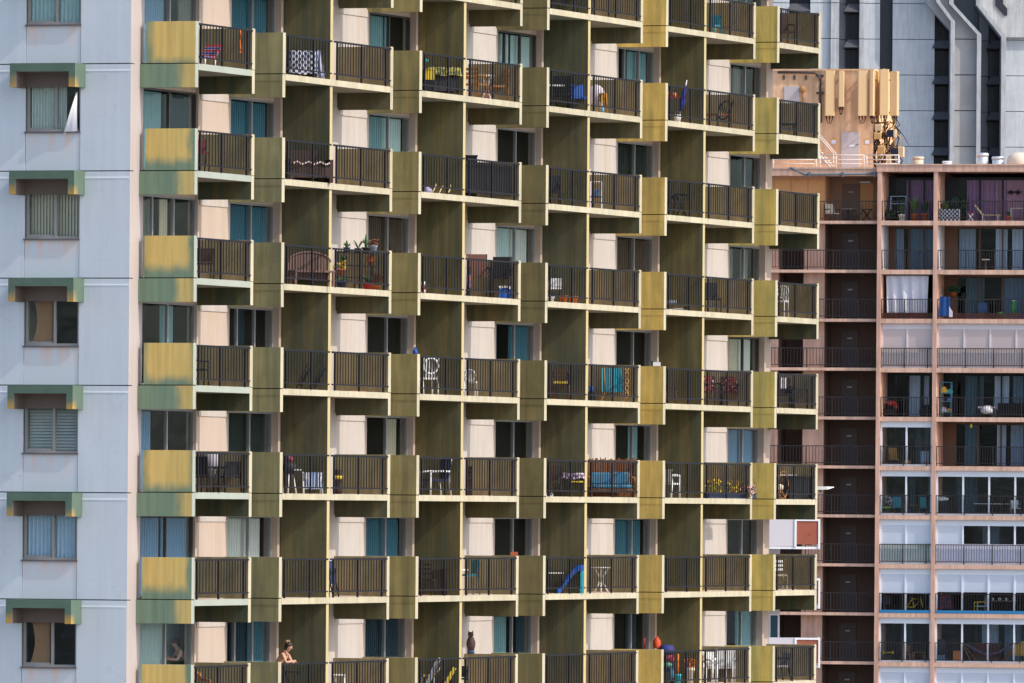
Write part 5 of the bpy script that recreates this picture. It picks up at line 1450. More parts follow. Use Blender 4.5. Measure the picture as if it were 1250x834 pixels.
for q, (px, lab) in enumerate(((872, 'left blue flower trough with yellow flowers'), (893, 'middle blue flower trough, fullest with yellow flowers'), (910, 'right blue flower trough with pink flowers spilling past the wall'))):
    t = thing('flower_trough', lab, 'planter', tuple(spot(px, 4, .2)), BETA)
    P(t, 'trough', MB().box(-.75, .75, -.1, .1, 0, .16), fmat('navy_trough', (50, 60, 95)))
    b = MB(); g_ = random.Random(20 + q)
    bb = bush(260, .42 if q < 2 else .38, .5, .05, 30 + q, cols=4)
    bb.v = [(p[0] * 1.4, p[1] * .28 - (.0 if q < 2 else .05), p[2] + .12) for p in bb.v]
    fl = [yel, yel, fmat('pink_flower', (230, 150, 170), .85)][q]
    P(t, 'flowers', bb, [leafg, fl, fmat('olive_leaf', (120, 110, 45), .7), fmat('rust_leaf', (150, 85, 55))])
t = I('pink_flowers', 'clump of pink flowers hanging out in front of the wall edge', 'flowers', 917, 4, -.12, 0, None, .02)
P(t, 'blossom', bush(60, .34, .17, .045, 77, cols=2), [fmat('pink_flower', (230, 150, 170), .85), leafg]); P(t, 'stem', MB().tube([(-.1, .2, .02), (-.05, .1, .12), (0, 0, .22)], .012, 5), leafg)
t = I('papasan_chair', 'round bamboo chair frame under a white edged table', 'chair', 952, 4, .5, -30)
P(t, 'ring', MB().tube([(.02 * math.cos(q) + .1, .3 * math.cos(q), .42 + .4 * math.sin(q)) for q in [2 * math.pi * k / 18 for k in range(18)]], .022, 6, closed=True), rattan); P(t, 'seat', MB().ball((0, 0, .35), (.1, .22, .1), 10), creamc)
for q in range(3): P(t, 'leg', MB().tube([(.05, 0, .25), (.2 * math.cos(q * 2.1), .2 * math.sin(q * 2.1), 0)], .02, 6), rattan)
table(I('patio_table', 'table with a white edge beside the round bamboo chair', 'table', 960, 4, .9), whitep, blackm, .6, .5, .74)
t = I('storage_chest', 'black storage chest filling the end of the corner balcony', 'chest', 976, 4, .75, 20)
P(t, 'body', MB().box(-.42, .36, -.25, .25, 0, .64), fmat('black_plastic', (40, 42, 48))); P(t, 'lid', MB().box(-.44, .38, -.27, .27, .641, .69), fmat('black_plastic', (40, 42, 48)))
p = FM.world(FM.x_at(996, 596, .2)[0] + .1, .2, FM.x_at(996, 596, .2)[1])
t = thing('surfboard', 'white pointed board sticking out past the corner balcony', 'board', tuple(p), 0)
sb = MB(); L_ = .52
sb.add([(-.1, -.25, -.05), (.3, -.25, -.04), (L_, -.02, .03), (.3, .25, -.04), (-.1, .25, -.05), (-.1, -.25, .06), (.3, -.25, .05), (L_ - .02, -.02, .045), (.3, .25, .05), (-.1, .25, .06)],
       [(4, 3, 2, 1, 0), (5, 6, 7, 8, 9), (0, 1, 6, 5), (1, 2, 7, 6), (2, 3, 8, 7), (3, 4, 9, 8), (4, 0, 5, 9)])
P(t, 'board', sb, whitep); P(t, 'fin', MB().box(.05, .15, -.01, .01, -.13, -.052), greyp)
# -- row 5
folded(I('folding_chair', 'navy folding chair standing upright against the partition', 'chair', 409, 5, .35, 70), navyf, blackm, .42, .95)
table(I('dining_table', 'dark brown table on the second lowest full balcony row', 'table', 527, 5, .7, 10), darkbr, darkbr, .8, .55, .74, r=.03)
chair(I('dining_chair', 'dark brown chair tucked under the dark brown table', 'chair', 520, 5, .75, 170, CH), darkbr, darkbr, .42, .42, .43, .72, False, 'bars')
t = I('high_chair', 'teal baby high chair with a white tray', 'chair', 573, 5, .45, -60)
chair(t, tealf, greyp, .36, .34, .55, .95, False); P(t, 'tray', MB().box(-.24, .24, -.4, -.17, .66, .7), whitep)
table(I('play_table', 'dark table with a white top beside the blue slide', 'table', 679, 5, .85), whitep, darkbr, .42, .5, .58, r=.03)
t = I('toy_slide', 'bright blue plastic toy slide', 'toy', 696, 5, .55, 8)
prof = [(-.38, .03), (-.28, .08), (-.1, .34), (.08, .58), (.22, .68), (.36, .70)]
sl = MB()
for (x0, z0), (x1, z1) in zip(prof, prof[1:]):
    sl.add([(x0, -.18, z0), (x1, -.18, z1), (x1, .18, z1), (x0, .18, z0), (x0, -.18, z0 - .05), (x1, -.18, z1 - .05), (x1, .18, z1 - .05), (x0, .18, z0 - .05)], [(0, 1, 2, 3), (7, 6, 5, 4), (4, 5, 1, 0), (3, 2, 6, 7)])
P(t, 'chute', sl, bluep)
for sy in (-1, 1):
    sr = MB()
    for (x0, z0), (x1, z1) in zip(prof, prof[1:]): sr.add([(x0, sy * .19, z0 - .05), (x1, sy * .19, z1 - .05), (x1, sy * .19, z1 + .1), (x0, sy * .19, z0 + .1), (x0, sy * .215, z0 - .05), (x1, sy * .215, z1 - .05), (x1, sy * .215, z1 + .1), (x0, sy * .215, z0 + .1)], [(0, 3, 2, 1), (4, 5, 6, 7), (3, 7, 6, 2), (0, 1, 5, 4)])
    P(t, 'side_rail', sr, bluep); P(t, 'leg', MB().box(.3, .36, sy * .18 - .02, sy * .18 + .02, 0, .66), fmat('teal_plastic', (30, 165, 190), .8))
table(I('garden_table', 'round white cast metal table with curved legs', 'table', 734, 5, .6), whitep, whitep, .62, .62, .72, True, r=.022)
chair(I('metal_chair', 'white metal chair with a square open back', 'chair', 951, 5, .55, 15), fmat('cream_seat', (215, 205, 185), .8), whitep, .38, .4, .45, .84, False, 'bars', r=.015)
t = I('flower_pot', 'small terracotta tray on the wall beside the dark window', 'pot', 627.5, 5, .9, 0, None, 1.062); P(t, 'tray', MB().box(-.1, .1, -.06, .06, 0, .1), terra); P(t, 'soil', MB().box(-.09, .09, -.05, .05, .101, .11), darkbr)
# -- row 6
t = chair(I('wicker_chair', 'honey brown wicker chair, lower left corner balcony', 'chair', 243, 6, .6, 30), rattan, rattan, .42, .42, .42, .84, True, 'round', r=.028)
table(I('folding_table', 'black folding table beside the leaning woman', 'table', 356, 6, .75), blackm, blackm, .45, .45, .78, cross=True)
table(I('side_table', 'thin white framed table near the bottom of the photo', 'table', 415, 6, .6), whitep, whitep, .32, .36, .66)
t = lounger(I('deck_lounger', 'blue lounger with yellow cushion and leaning striped board', 'lounger', 527, 6, .7, 0), pattern('blue_yellow_cushion', (60, 80, 130), (235, 200, 40), 'stripes', 2.5), greyp, .62, .5, .5)
t = I('bodyboard', 'white and grey board leaning up from the blue lounger', 'board', 527, 6, .35); P(t, 'deck', MB().box(-.06, .06, -.02, .02, 0, 1.05, 0, Matrix.Translation((-.25, 0, .02)) @ Matrix.Rotation(.42, 4, 'Y')), pattern('grey_white_board', (215, 215, 220), (150, 150, 165), 'stripes', 3)); P(t, 'nose', MB().ball((.2, 0, .98), .05, 8), fmat('pale_rose', (220, 190, 190), .8))
t = I('ride_on_toy', 'yellow and black ride-on toy next to the blue lounger', 'toy', 548, 6, .45); P(t, 'body', MB().box(-.22, .12, -.12, .12, .12, .42), blackm); P(t, 'slide_panel', MB().box(-.05, .05, -.1, .1, 0, .62, 0, Matrix.Translation((-.14, -.05, .2)) @ Matrix.Rotation(.5, 4, 'Y')), yel)
for sx in (-.15, .1): P(t, 'wheel', MB().lathe([(.09, -.03), (.09, .03)], 12, M=Matrix.Translation((sx, -.14, .09)) @ Matrix.Rotation(math.pi / 2, 4, 'X')), blackm)
chair(I('patio_chair', 'black patio chair beside the yellow ride-on toy', 'chair', 561, 6, .7, 0, CH), blackm, blackm, .46, .45, .45, .78)
t = I('owl_decoy', 'brown owl figure on a blue base on the wall top', 'owl decoy', 574.5, 6, 1.2, -20, None, 1.062)
P(t, 'body', MB().lathe([(.09, .1), (.12, .2), (.13, .3), (.1, .4), (.075, .46)], 12).ball((0, -.02, .52), (.085, .085, .08), 10).tube([(.05, -.02, .57), (.06, -.02, .64)], [.025, .005], 6).tube([(-.05, -.02, .57), (-.06, -.02, .64)], [.025, .005], 6), fmat('mottled_brown', (90, 65, 60), .7, var=.5))
P(t, 'beak', MB().tube([(0, -.1, .52), (0, -.13, .49)], [.014, .004], 6), yel); P(t, 'base', MB().lathe([(.1, 0), (.1, .1)], 12), fmat('steel_blue_base', (60, 90, 130)))
t = I('vase', 'bright orange red vase on the khaki wall top', 'vase', 801.5, 6, .7, 0, None, 1.062); P(t, 'body', MB().lathe([(.09, 0), (.11, .06), (.11, .22), (.07, .27), (.06, .3)], 14), fmat('orange_red_glaze', (225, 75, 35), .85)); P(t, 'stopper', MB().lathe([(.05, .301), (.03, .34), (.01, .35)], 10), fmat('orange_red_glaze', (225, 75, 35), .85))
t = I('candle', 'thin red candle on the wall in front of the dark window', 'candle', 786.5, 6, 1.1, 0, None, 1.062); P(t, 'stick', MB().lathe([(.02, 0), (.02, .3)], 8), redp); P(t, 'foot', MB().lathe([(.05, 0), (.04, .02)], 10), redp)
t = I('baby_stroller', 'blue hooded stroller stuffed with red and green bags', 'stroller', 813, 6, .45, 20)
P(t, 'hood', MB().lathe([(.05, 1.18), (.2, 1.14), (.24, 1.02), (.23, .9)], 14), fmat('deep_blue_hood', (40, 50, 130), .75)); P(t, 'seat', MB().box(-.2, .2, -.12, .2, .4, .86), fmat('slate_seat', (55, 65, 85)))
P(t, 'red_bag', MB().ball((.05, -.16, .78), (.16, .1, .12), 10), fmat('crimson_cloth', (190, 40, 65), .8)); P(t, 'green_bag', MB().ball((-.02, -.18, .6), (.14, .09, .08), 10), fmat('mint_cloth', (90, 170, 130), .8)); P(t, 'cyan_bag', MB().ball((.1, -.17, .34), (.07, .08, .18), 10), fmat('cyan_cloth', (50, 150, 200), .8))
for sx in (-.18, .18): P(t, 'wheel', MB().lathe([(.11, -.02), (.11, .02)], 14, M=Matrix.Translation((sx, -.05, .11)) @ Matrix.Rotation(math.pi / 2, 4, 'Y')), blackm); P(t, 'leg', MB().tube([(sx, -.05, .11), (sx, .05, .45)], .018, 6), greyp)
t = I('bamboo_pole', 'short orange pole planted in a turquoise pot', 'planter', 827.5, 6, .4); pot(t, fmat('turquoise', (40, 190, 215), .85), .1, .32); P(t, 'pole', MB().tube([(0, 0, .3), (0, 0, .9)], .04, 8), orangep)
potted('orange and turquoise flowers in a tall pale pot', 842, 6, .45, 0, creamc, .13, .5, 'bush', .36, 14, orangep)
table(I('garden_table', 'white plastic table in front of the white plastic chair', 'table', 868, 6, .5), whitep, whitep, .4, .45, .62, r=.035)
chair(I('plastic_armchair', 'white plastic armchair with an open slat back, lower right', 'chair', 884, 6, .8, -10), whitep, whitep, .56, .5, .46, .98, True, r=.032)
chair(I('plastic_armchair', 'white plastic armchair half hidden behind the white table', 'chair', 873, 6, 1.05, 30), whitep, whitep, .5, .46, .44, .9, True, r=.03)
chair(I('patio_chair', 'black chair with a pale cushion, lowest corner balcony', 'chair', 951, 6, .6, -60, CH), fmat('pale_grey_cushion', (170, 170, 180)), blackm, .42, .42, .44, .84)
# ------------------------------------------------------------------ things on the pink building's balconies
def IP(name, label, cat, px, j, y=0.9, rz=0.0, group=None, dz=0.0):
    x, _ = FP.x_at(px, 400, y)
    p = FP.world(x, y, fz(j) + 0.004 + dz)
    return thing(name, label, cat, tuple(p), FP.ang + math.radians(rz), group)
def plant(label, px, j, y, pm, r, h, lh, spread, seed, lm=None, kind='leaf'):
    t = IP('potted_plant', label, 'plant', px, j, y)
    pot(t, pm, r, h)
    b = leaves(26, lh, spread, .2, .05, seed, .7) if kind == 'leaf' else bush(160, lh, spread, .09, seed)
    b.v = [(p[0], p[1], p[2] + h * .8) for p in b.v]
    P(t, 'foliage', b, lm or leafg)
    return t
palmg = fmat('fresh_palm_green', (95, 130, 60), .8); darkg = fmat('deep_leaf_green', (45, 85, 50), .8)
G2 = 'chairs on the far balconies'
# top floor corridor
chair(IP('patio_chair', 'cream cushioned chair on the top corridor of the pink building', 'chair', 1015, 0, 1.0, 40), creamc, darkbr, .6, .55, .42, .95)
table(IP('glass_table', 'pale round table beside the cream cushioned chair', 'table', 1036, 0, 1.0), fmat('pale_glass_top', (190, 190, 190)), darkbr, .9, .7, .68, True)
chair(IP('wicker_chair', 'tan hoop backed chair behind the pale round table', 'chair', 1046, 0, 1.5, 10), fmat('tan_cane', (175, 135, 95)), fmat('tan_cane', (175, 135, 95)), .55, .5, .42, .95, True, 'round')
table(IP('side_table', 'dark pedestal table at the end of the top corridor', 'table', 1057, 0, .9), darkbr, blackm, .6, .5, .66, cross=True)
# top flat, left bay
plant('big yellow green palm in a terracotta pot, left top bay', 1115, 0, .7, terra, .2, .4, 1.15, .5, 31, palmg)
plant('dark green leafy plant in a terracotta pot, left top bay', 1128, 0, .8, terra, .24, .42, .9, .45, 32, darkg)
plant('trailing plant in a white ribbed pot, left top bay', 1100, 0, .6, whitep, .2, .36, .7, .3, 33)
plant('low dark bush in the corner of the left top bay', 1083, 0, .9, gpot, .25, .3, .35, .4, 34, darkg, 'bush')
t = IP('metal_shelf', 'pale blue metal shelf among the plants, left top bay', 'shelf', 1096, 0, 1.3)
for z_ in (.5, .95, 1.35): P(t, 'shelf_board', MB().box(-.45, .45, -.18, .18, z_, z_ + .04), fmat('powder_blue_metal', (150, 180, 205), .8))
for sx in (-1, 1): P(t, 'post', MB().box(sx * .43 - .02, sx * .43 + .02, -.17, .17, 0, 1.35), fmat('powder_blue_metal', (150, 180, 205), .8))
# top flat, right bay
t = IP('planter_screen', 'navy and white lattice patterned planter box', 'planter', 1157, 0, .35)
P(t, 'box', MB().box(-.6, .6, -.15, .15, 0, .64), pattern('navy_white_lattice', (35, 45, 80), (240, 240, 245), 'checks', 9)); P(t, 'soil', MB().box(-.57, .57, -.12, .12, .641, .66), darkbr)
plant('yellow green spiky plant behind the lattice patterned planter', 1153, 0, .75, gpot, .25, .5, .75, .35, 35, palmg)
plant('bushy dark plant right of the lattice patterned planter', 1171, 0, .9, gpot, .25, .4, .95, .5, 36, darkg, 'bush')
table(IP('folding_stool', 'white cross legged stool with a red top', 'stool', 1184, 0, .5), redp, whitep, .36, .3, .45, cross=True)
t = IP('sun_lounger', 'tan sun lounger with its back raised, top flat', 'lounger', 1203, 0, .7, 180); lounger(t, fmat('tan_sling', (205, 175, 140), .8), whitep, 1.6, .6, .3)
table(IP('patio_table', 'pale table at the right edge of the top flat', 'table', 1243, 0, .8), creamc, whitep, .9, .6, .72)
potted2 = plant('red flower pot plant beside the pale table, top flat', 1230, 0, .6, terra, .16, .28, .35, .2, 37)
for q, px in enumerate((1232.5, 1241)):
    t = IP('wall_ornament', ('dark flying bird ornament on the rose curtain, left one', 'dark flying bird ornament on the rose curtain, right one')[q], 'ornament', px, 0, 1.9, 0, 'bird ornaments', 1.62)
    P(t, 'body', MB().ball((0, 0, 0), (.06, .03, .16), 8), blackm)
    for sx in (-1, 1): P(t, 'wing', MB().add([(0, 0, .08), (sx * .2, -.02, .05), (sx * .14, -.02, -.05), (0, 0, -.05)], [(0, 1, 2, 3)]), blackm)
# second floor down
t = IP('planter_shelf', 'white rail planter with an orange rim', 'planter', 1203, 1, .6, 0, None, .55); P(t, 'box', MB().box(-.2, .2, -.1, .1, 0, .06), creamc); P(t, 'stand', MB().box(-.04, .04, -.04, .04, -.55, -.002), brownf)
# third
t = IP('hanging_sheet', 'large white sheet hung across the balcony bay', 'sheet', 1107, 2, .28, 0, None, .02)
P(t, 'cloth', MB().sheet(lambda u, v: ((-1.18 + 2.36 * u) * (1.0 + .0 * v) * (.94 + .06 * v), .05 * math.sin(u * 26 + v) + .03 * math.sin(u * 9), .32 + 2.02 * v), 60, 6), fmat('white_sheet', (215, 212, 225), .85)); P(t, 'pole', MB().tube([(-1.22, 0, 2.36), (1.22, 0, 2.36)], .02, 6), greyp)
for x0, x1, lab in ((XP1, XA1, 'low rust brown lattice board under the white sheet'), (XB0, XB1, 'long low rust brown lattice board along the railing base')):
    t = thing('lattice_board', lab, 'lattice', tuple(FP.world((x0 + x1) / 2, .14, fz(2) + .004)), FP.ang)
    lw = (x1 - x0) / 2 - .03; lb = MB()
    nL = int(lw * 2 / .14)
    for q in range(nL):
        x = -lw + q * .14
        lb.add([(x, 0, .03), (x + .04, 0, .03), (x + .18 if x + .18 < lw else lw, 0, .27), (x + .14, 0, .27)], [(0, 1, 2, 3)]).add([(x + .14, .006, .03), (min(lw, x + .18), .006, .03), (x + .04, .006, .27), (x, .006, .27)], [(0, 1, 2, 3)])
    P(t, 'slats', lb, fmat('rust_lattice', (150, 75, 55), .75)); P(t, 'rail', MB().box(-lw, lw, -.01, .016, .271, .31).box(-lw, lw, -.01, .016, 0, .03), fmat('rust_lattice', (150, 75, 55), .75))
t = IP('beach_towel', 'royal blue towel draped over the railing', 'towel', 1153, 2, .0, 0, None, .05)
P(t, 'cloth', MB().sheet(lambda u, v: ((-.32 + .64 * u) * (1.1 - .2 * v), .02 * math.sin(u * 12), .1 + 1.06 * v), 14, 5), fmat('royal_blue_towel', (25, 75, 150), .8))
P(t, 'hem', MB().sheet(lambda u, v: (.25 + .2 * u, -.02, .05 + .6 * v - .3 * u * v), 4, 4), fmat('white_pink_hem', (235, 215, 220), .8))
t = IP('picture', 'framed teal and orange picture on the bay side wall', 'picture', 1147.5, 2, 1.2, 0, None, 1.1); P(t, 'frame', MB().box(-.18, .18, -.02, .02, 0, .7), fmat('orange_frame', (190, 110, 60), .8)); P(t, 'print', MB().box(-.13, .13, -.03, -.021, .06, .64), fmat('teal_print', (60, 150, 170), .8))
chair(IP('patio_chair', 'blue backed chair behind the lattice board', 'chair', 1200, 2, .9, 180, G2), fmat('mid_blue_sling', (50, 95, 150), .8), blackm, .6, .5, .42, .9)
t = IP('rolled_mat', 'upright green roll behind the railing', 'rolled mat', 1237, 2, .6); P(t, 'roll', MB().lathe([(.15, .1), (.15, 1.0)], 12), fmat('bright_green', (45, 150, 75), .8)); P(t, 'top', MB().lathe([(.15, 1.001), (.05, 1.04)], 12), whitep)
plant('small bright green plant beside the green roll', 1222, 2, .6, gpot, .12, .2, .2, .2, 41, fmat('bright_green', (45, 150, 75), .8), 'bush')
plant('hanging fern with rust coloured pot on the bay wall', 1164, 2, 1.2, terra, .14, .2, .35, .35, 42, darkg, 'bush').location.z += 1.3
# fifth: toys
t = IP('armchair', 'black wicker armchair with a red jacket over it', 'chair', 1084, 4, .9); P(t, 'seat', MB().box(-.45, .4, -.3, .3, .1, .42), blackm); P(t, 'backrest', MB().box(-.45, .4, .2, .32, .421, .72), blackm)
for sx in (-.5, .45): P(t, 'armrest', MB().box(sx - .05, sx + .05, -.3, .32, 0, .6), blackm)
t = IP('jacket', 'red and white jacket thrown on the black armchair', 'jacket', 1089, 4, .7, 0, None, .5); P(t, 'cloth', MB().ball((0, 0, .25), (.32, .16, .14), 10).ball((.25, -.05, .1), (.1, .1, .22), 8), pattern('red_white_jacket', (200, 40, 50), (170, 30, 40), 'noise', 8, (230, 220, 220)))
t = IP('armchair', 'black wicker armchair at the right side of the bay', 'chair', 1131, 4, .9); P(t, 'seat', MB().box(-.3, .3, -.3, .3, .1, .42), blackm); P(t, 'backrest', MB().box(-.3, .3, .2, .32, .421, .68), blackm); P(t, 'base', MB().box(-.28, .28, -.28, .28, 0, .099), blackm)
t = IP('toy_shelf', 'teal wire shelf stacked with colourful toys', 'shelf', 1156, 4, .7)
for z_ in (.25, .85, 1.3, 1.9): P(t, 'shelf_board', MB().box(-.28, .28, -.18, .18, z_, z_ + .03), fmat('teal_wire', (70, 160, 180), .8))
for sx in (-1, 1):
    for sy in (-1, 1): P(t, 'post', MB().tube([(sx * .28, sy * .17, 0), (sx * .28, sy * .17, 1.93)], .025, 6), fmat('teal_wire', (70, 160, 180), .8))
t2 = [('yellow toy truck on the upper shelf', 1153, 1.33, fmat('toy_yellow', (240, 180, 40), .85), .2), ('turquoise toy box on the shelf', 1160.5, 1.33, fmat('toy_aqua', (60, 190, 190), .85), .13), ('blue toy block on the middle shelf', 1160, .88, fmat('toy_blue', (90, 120, 210), .85), .12), ('white toy house on the bottom shelf', 1153, .28, fmat('toy_white', (200, 205, 220), .85), .16), ('orange and green toy blocks on the bottom shelf', 1159.5, .28, fmat('toy_orange', (225, 150, 50), .85), .12)]
for lab, px, z_, mm, s_ in t2:
    t = IP('toy', lab, 'toy', px, 4, .7, 0, 'toys on the teal shelf', z_ + .002); P(t, 'body', MB().box(-s_, s_, -.1, .1, .02, s_ * 1.1), mm); P(t, 'top', MB().box(-s_ * .5, s_ * .5, -.08, .08, s_ * 1.1 + .001, s_ * 1.7), mm)
t = IP('tricycle', 'white toy car on the balcony floor', 'toy', 1206, 4, .7); P(t, 'body', MB().lathe([(.3, .2), (.36, .4), (.25, .6), (.1, .66)], 12), whitep); P(t, 'seat', MB().box(-.5, .45, -.15, .15, .5, .6), fmat('pale_rose', (220, 190, 190), .8))
for sx in (-.25, .25): P(t, 'wheel', MB().lathe([(.12, -.04), (.12, .04)], 12, M=Matrix.Translation((sx, -.22, .12)) @ Matrix.Rotation(math.pi / 2, 4, 'X')), blackm)
t = IP('outdoor_sofa', 'black outdoor sofa behind the toys', 'sofa', 1233, 4, 1.1); P(t, 'seat', MB().box(-.7, .7, -.35, .3, .1, .42), blackm); P(t, 'backrest', MB().box(-.7, .7, .2, .35, .421, .8), blackm); P(t, 'base', MB().box(-.66, .66, -.3, .28, 0, .099), blackm)
# sixth
chair(IP('deck_chair', 'ochre canvas deck chair behind the white window frame', 'chair', 1092, 5, 1.0, 20, G2), fmat('ochre_canvas', (215, 150, 60), .85), brownw, .5, .5, .38, 1.0)
t = IP('toy', 'small ochre toy on the floor right of the window post', 'toy', 1109, 5, .7); P(t, 'body', MB().box(-.16, .16, -.1, .1, .05, .3), fmat('ochre_canvas', (215, 150, 60), .85)); P(t, 'base', MB().box(-.12, .12, -.08, .08, 0, .05), brownw)
t = IP('striped_panel', 'pale blue striped board beside the pink pillar', 'board', 1130, 5, .45); P(t, 'panel', MB().box(-.22, .22, -.03, .03, .05, .82), pattern('pale_blue_stripes', (150, 185, 225), (225, 235, 245), 'stripes', 5)); P(t, 'foot', MB().box(-.2, .2, -.1, .1, 0, .05), whitep)
t = IP('box', 'red brown box in front of the striped board', 'box', 1132, 5, .32); P(t, 'body', MB().box(-.14, .14, -.06, .06, 0, .18), terra); P(t, 'lid', MB().box(-.15, .15, -.07, .07, .181, .21), terra)
t = IP('sign', 'tiny yellow tag hung from the dark ceiling', 'tag', 1186.5, 5, .4, 0, None, 2.12); P(t, 'tag', MB().box(-.05, .05, -.01, .01, 0, .2), yel); P(t, 'string', MB().tube([(0, 0, .2), (0, 0, .31)], .008, 5), blackm)
# seventh
chair(IP('sling_chair', 'teal sling chair, left of the wooden table', 'chair', 1098, 6, .8, 180, G2), fmat('aqua_sling', (50, 160, 175), .85), rattan, .5, .5, .42, 1.0)
chair(IP('sling_chair', 'teal sling chair, right of the wooden table', 'chair', 1130, 6, .8, 180, G2), fmat('aqua_sling', (50, 160, 175), .85), rattan, .44, .5, .42, 1.0)
table(IP('wooden_table', 'small wooden table between two teal sling chairs', 'table', 1114, 6, .9), rattan, rattan, .7, .5, .55)
t = IP('storage_box', 'black storage box with a lime green lid', 'box', 1083, 6, .6); P(t, 'body', MB().box(-.28, .28, -.2, .2, 0, .36), blackm); P(t, 'lid', MB().box(-.3, .3, -.22, .22, .361, .42), fmat('lime', (130, 220, 60), .85))
t = IP('towel', 'black and white patterned towel hung over the lime lidded box', 'towel', 1088, 6, .9, 0, None, .45); P(t, 'cloth', MB().sheet(lambda u, v: (-.25 + .5 * u, .03 * math.sin(u * 9), .62 * v - .1 * u), 8, 4), pattern('black_white_print', (40, 45, 60), (220, 220, 230), 'noise', 7))
t = IP('covered_grill', 'black grill with a white cover on top', 'grill', 1153, 6, .8); P(t, 'body', MB().box(-.38, .38, -.25, .25, .05, .82), blackm); P(t, 'cover', MB().ball((-.05, -.03, .86), (.38, .26, .16), 12), whitep)
for sx in (-.3, .3): P(t, 'leg', MB().box(sx - .03, sx + .03, -.2, .2, 0, .05), blackm)
table(IP('patio_table', 'white topped table behind the middle window', 'table', 1209, 6, .8), whitep, blackm, 1.6, .6, .66)
table(IP('patio_table', 'pale table behind the rightmost window, seventh floor down', 'table', 1238, 6, .9), creamc, blackm, .8, .5, .66)
chair(IP('patio_chair', 'white folding chair at the rightmost window', 'chair', 1241, 6, .5, 20, G2), whitep, greyp, .5, .45, .42, .85)
# ninth
t = IP('bicycle', 'yellow framed bicycle behind the blue edged railing, left bay', 'bicycle', 1119, 8, .8)
for sx in (-.45, .45): P(t, 'wheel', MB().tube([(sx + .3 * math.cos(q), 0, .32 + .3 * math.sin(q)) for q in [2 * math.pi * k / 20 for k in range(20)]], .02, 6, closed=True), blackm)
P(t, 'frame', MB().tube([(-.45, 0, .32), (-.12, 0, .78), (.34, 0, .76), (-.02, 0, .32), (-.45, 0, .32)], .035, 6).tube([(-.02, 0, .32), (-.15, 0, .88)], .03, 6).tube([(.45, 0, .32), (.32, 0, .9)], .03, 6), yel)
P(t, 'saddle', MB().box(-.28, -.04, -.06, .06, .88, .93), blackm); P(t, 'handlebar', MB().tube([(.3, -.25, .95), (.3, .25, .95)], .02, 6), blackm)
t = IP('grill', 'dark grill in the left bay beside the yellow bicycle', 'grill', 1085, 8, .9); P(t, 'body', MB().box(-.3, .25, -.2, .2, .45, .95), fmat('graphite', (70, 72, 80))); P(t, 'leg', MB().box(-.28, -.24, -.18, .18, 0, .45), blackm); P(t, 'leg', MB().box(.19, .23, -.18, .18, 0, .45), blackm)
t = IP('table', 'table under a dark blue patterned cloth, right bay', 'table', 1153, 8, .8); P(t, 'tablecloth', drape(1.1, .6, .25, 1.0, .04), pattern('navy_red_print', (45, 55, 85), (120, 50, 60), 'noise', 5, (80, 95, 130)))
for sx in (-.4, .4): P(t, 'leg', MB().box(sx - .03, sx + .03, -.2, .2, 0, .95), blackm)
chair(IP('lounge_chair', 'pale aqua chair with a yellow armrest', 'chair', 1200, 8, .7, -60, G2), fmat('pale_aqua', (150, 190, 205), .85), yel, .5, .6, .42, 1.0)
table(IP('glass_table', 'table with small white cups near the right edge', 'table', 1228, 8, .9), greyp, blackm, 1.4, .5, .72)
for q in range(4):
    t = IP('cup', ('white cup, leftmost on the glass table', 'white cup, second on the glass table', 'white jug, third on the glass table', 'white cup, rightmost on the glass table')[q], 'cup', 1214 + 8.5 * q, 8, .9, 0, 'cups on the glass table', .722); P(t, 'body', MB().lathe([(.05, 0), (.08, .16), (.07, .16)], 10), whitep); P(t, 'handle', MB().tube([(.07, 0, .12), (.12, 0, .09), (.06, 0, .04)], .012, 5), whitep)
# tenth: hammock
t = IP('hammock', 'lilac hammock slung across the lowest clear balcony', 'hammock', 1210, 9, .75)
P(t, 'bed', MB().sheet(lambda u, v: (-1.25 + 2.5 * u, -.25 + .5 * v, .95 - .55 * math.sin(math.pi * u) + .12 * abs(2 * v - 1)), 24, 6), pattern('lilac_stripes', (175, 165, 220), (120, 120, 175), 'stripes', 2.2))
for sx in (-1, 1):
    for q in (-.2, 0, .2): P(t, 'rope', MB().tube([(sx * 1.24, q, .95), (sx * 1.55, q * .2, 1.12)], .015, 5), rattan)
    P(t, 'stand', MB().tube([(sx * 1.55, 0, 1.14), (sx * .9, -.3, 0)], .035, 6).tube([(sx * 1.55, 0, 1.14), (sx * .65, .3, 0)], .035, 6), rattan)
t = IP('yellow_towel', 'mustard yellow towel hung at the right end of the hammock', 'towel', 1247, 9, .4, 0, None, .5); P(t, 'cloth', MB().sheet(lambda u, v: (-.4 + .8 * u, .05 * math.sin(u * 8), .9 * v * (.55 + .45 * u) - .1), 10, 5), fmat('mustard_towel', (225, 165, 60), .85))
t = IP('red_bench', 'dark red cushioned bench behind the hammock', 'bench', 1207, 9, 1.5); P(t, 'backrest', MB().box(-.7, .7, .1, .25, .5, 1.05), fmat('dark_red_cushion', (120, 40, 42), .8)); P(t, 'seat', MB().box(-.7, .7, -.3, .1, .3, .499), fmat('dark_red_cushion', (120, 40, 42), .8)); P(t, 'base', MB().box(-.65, .65, -.25, .2, 0, .299), brownf)
t = IP('wooden_cabinet', 'orange wooden cabinet left of the hammock', 'cabinet', 1173, 9, .7); P(t, 'body', MB().box(-.25, .25, -.2, .2, .05, .6), fmat('orange_wood', (215, 125, 60), .8)); P(t, 'top', MB().box(-.27, .27, -.22, .22, .601, .64), fmat('orange_wood', (215, 125, 60), .8)); P(t, 'base', MB().box(-.22, .22, -.18, .18, 0, .049), brownf)
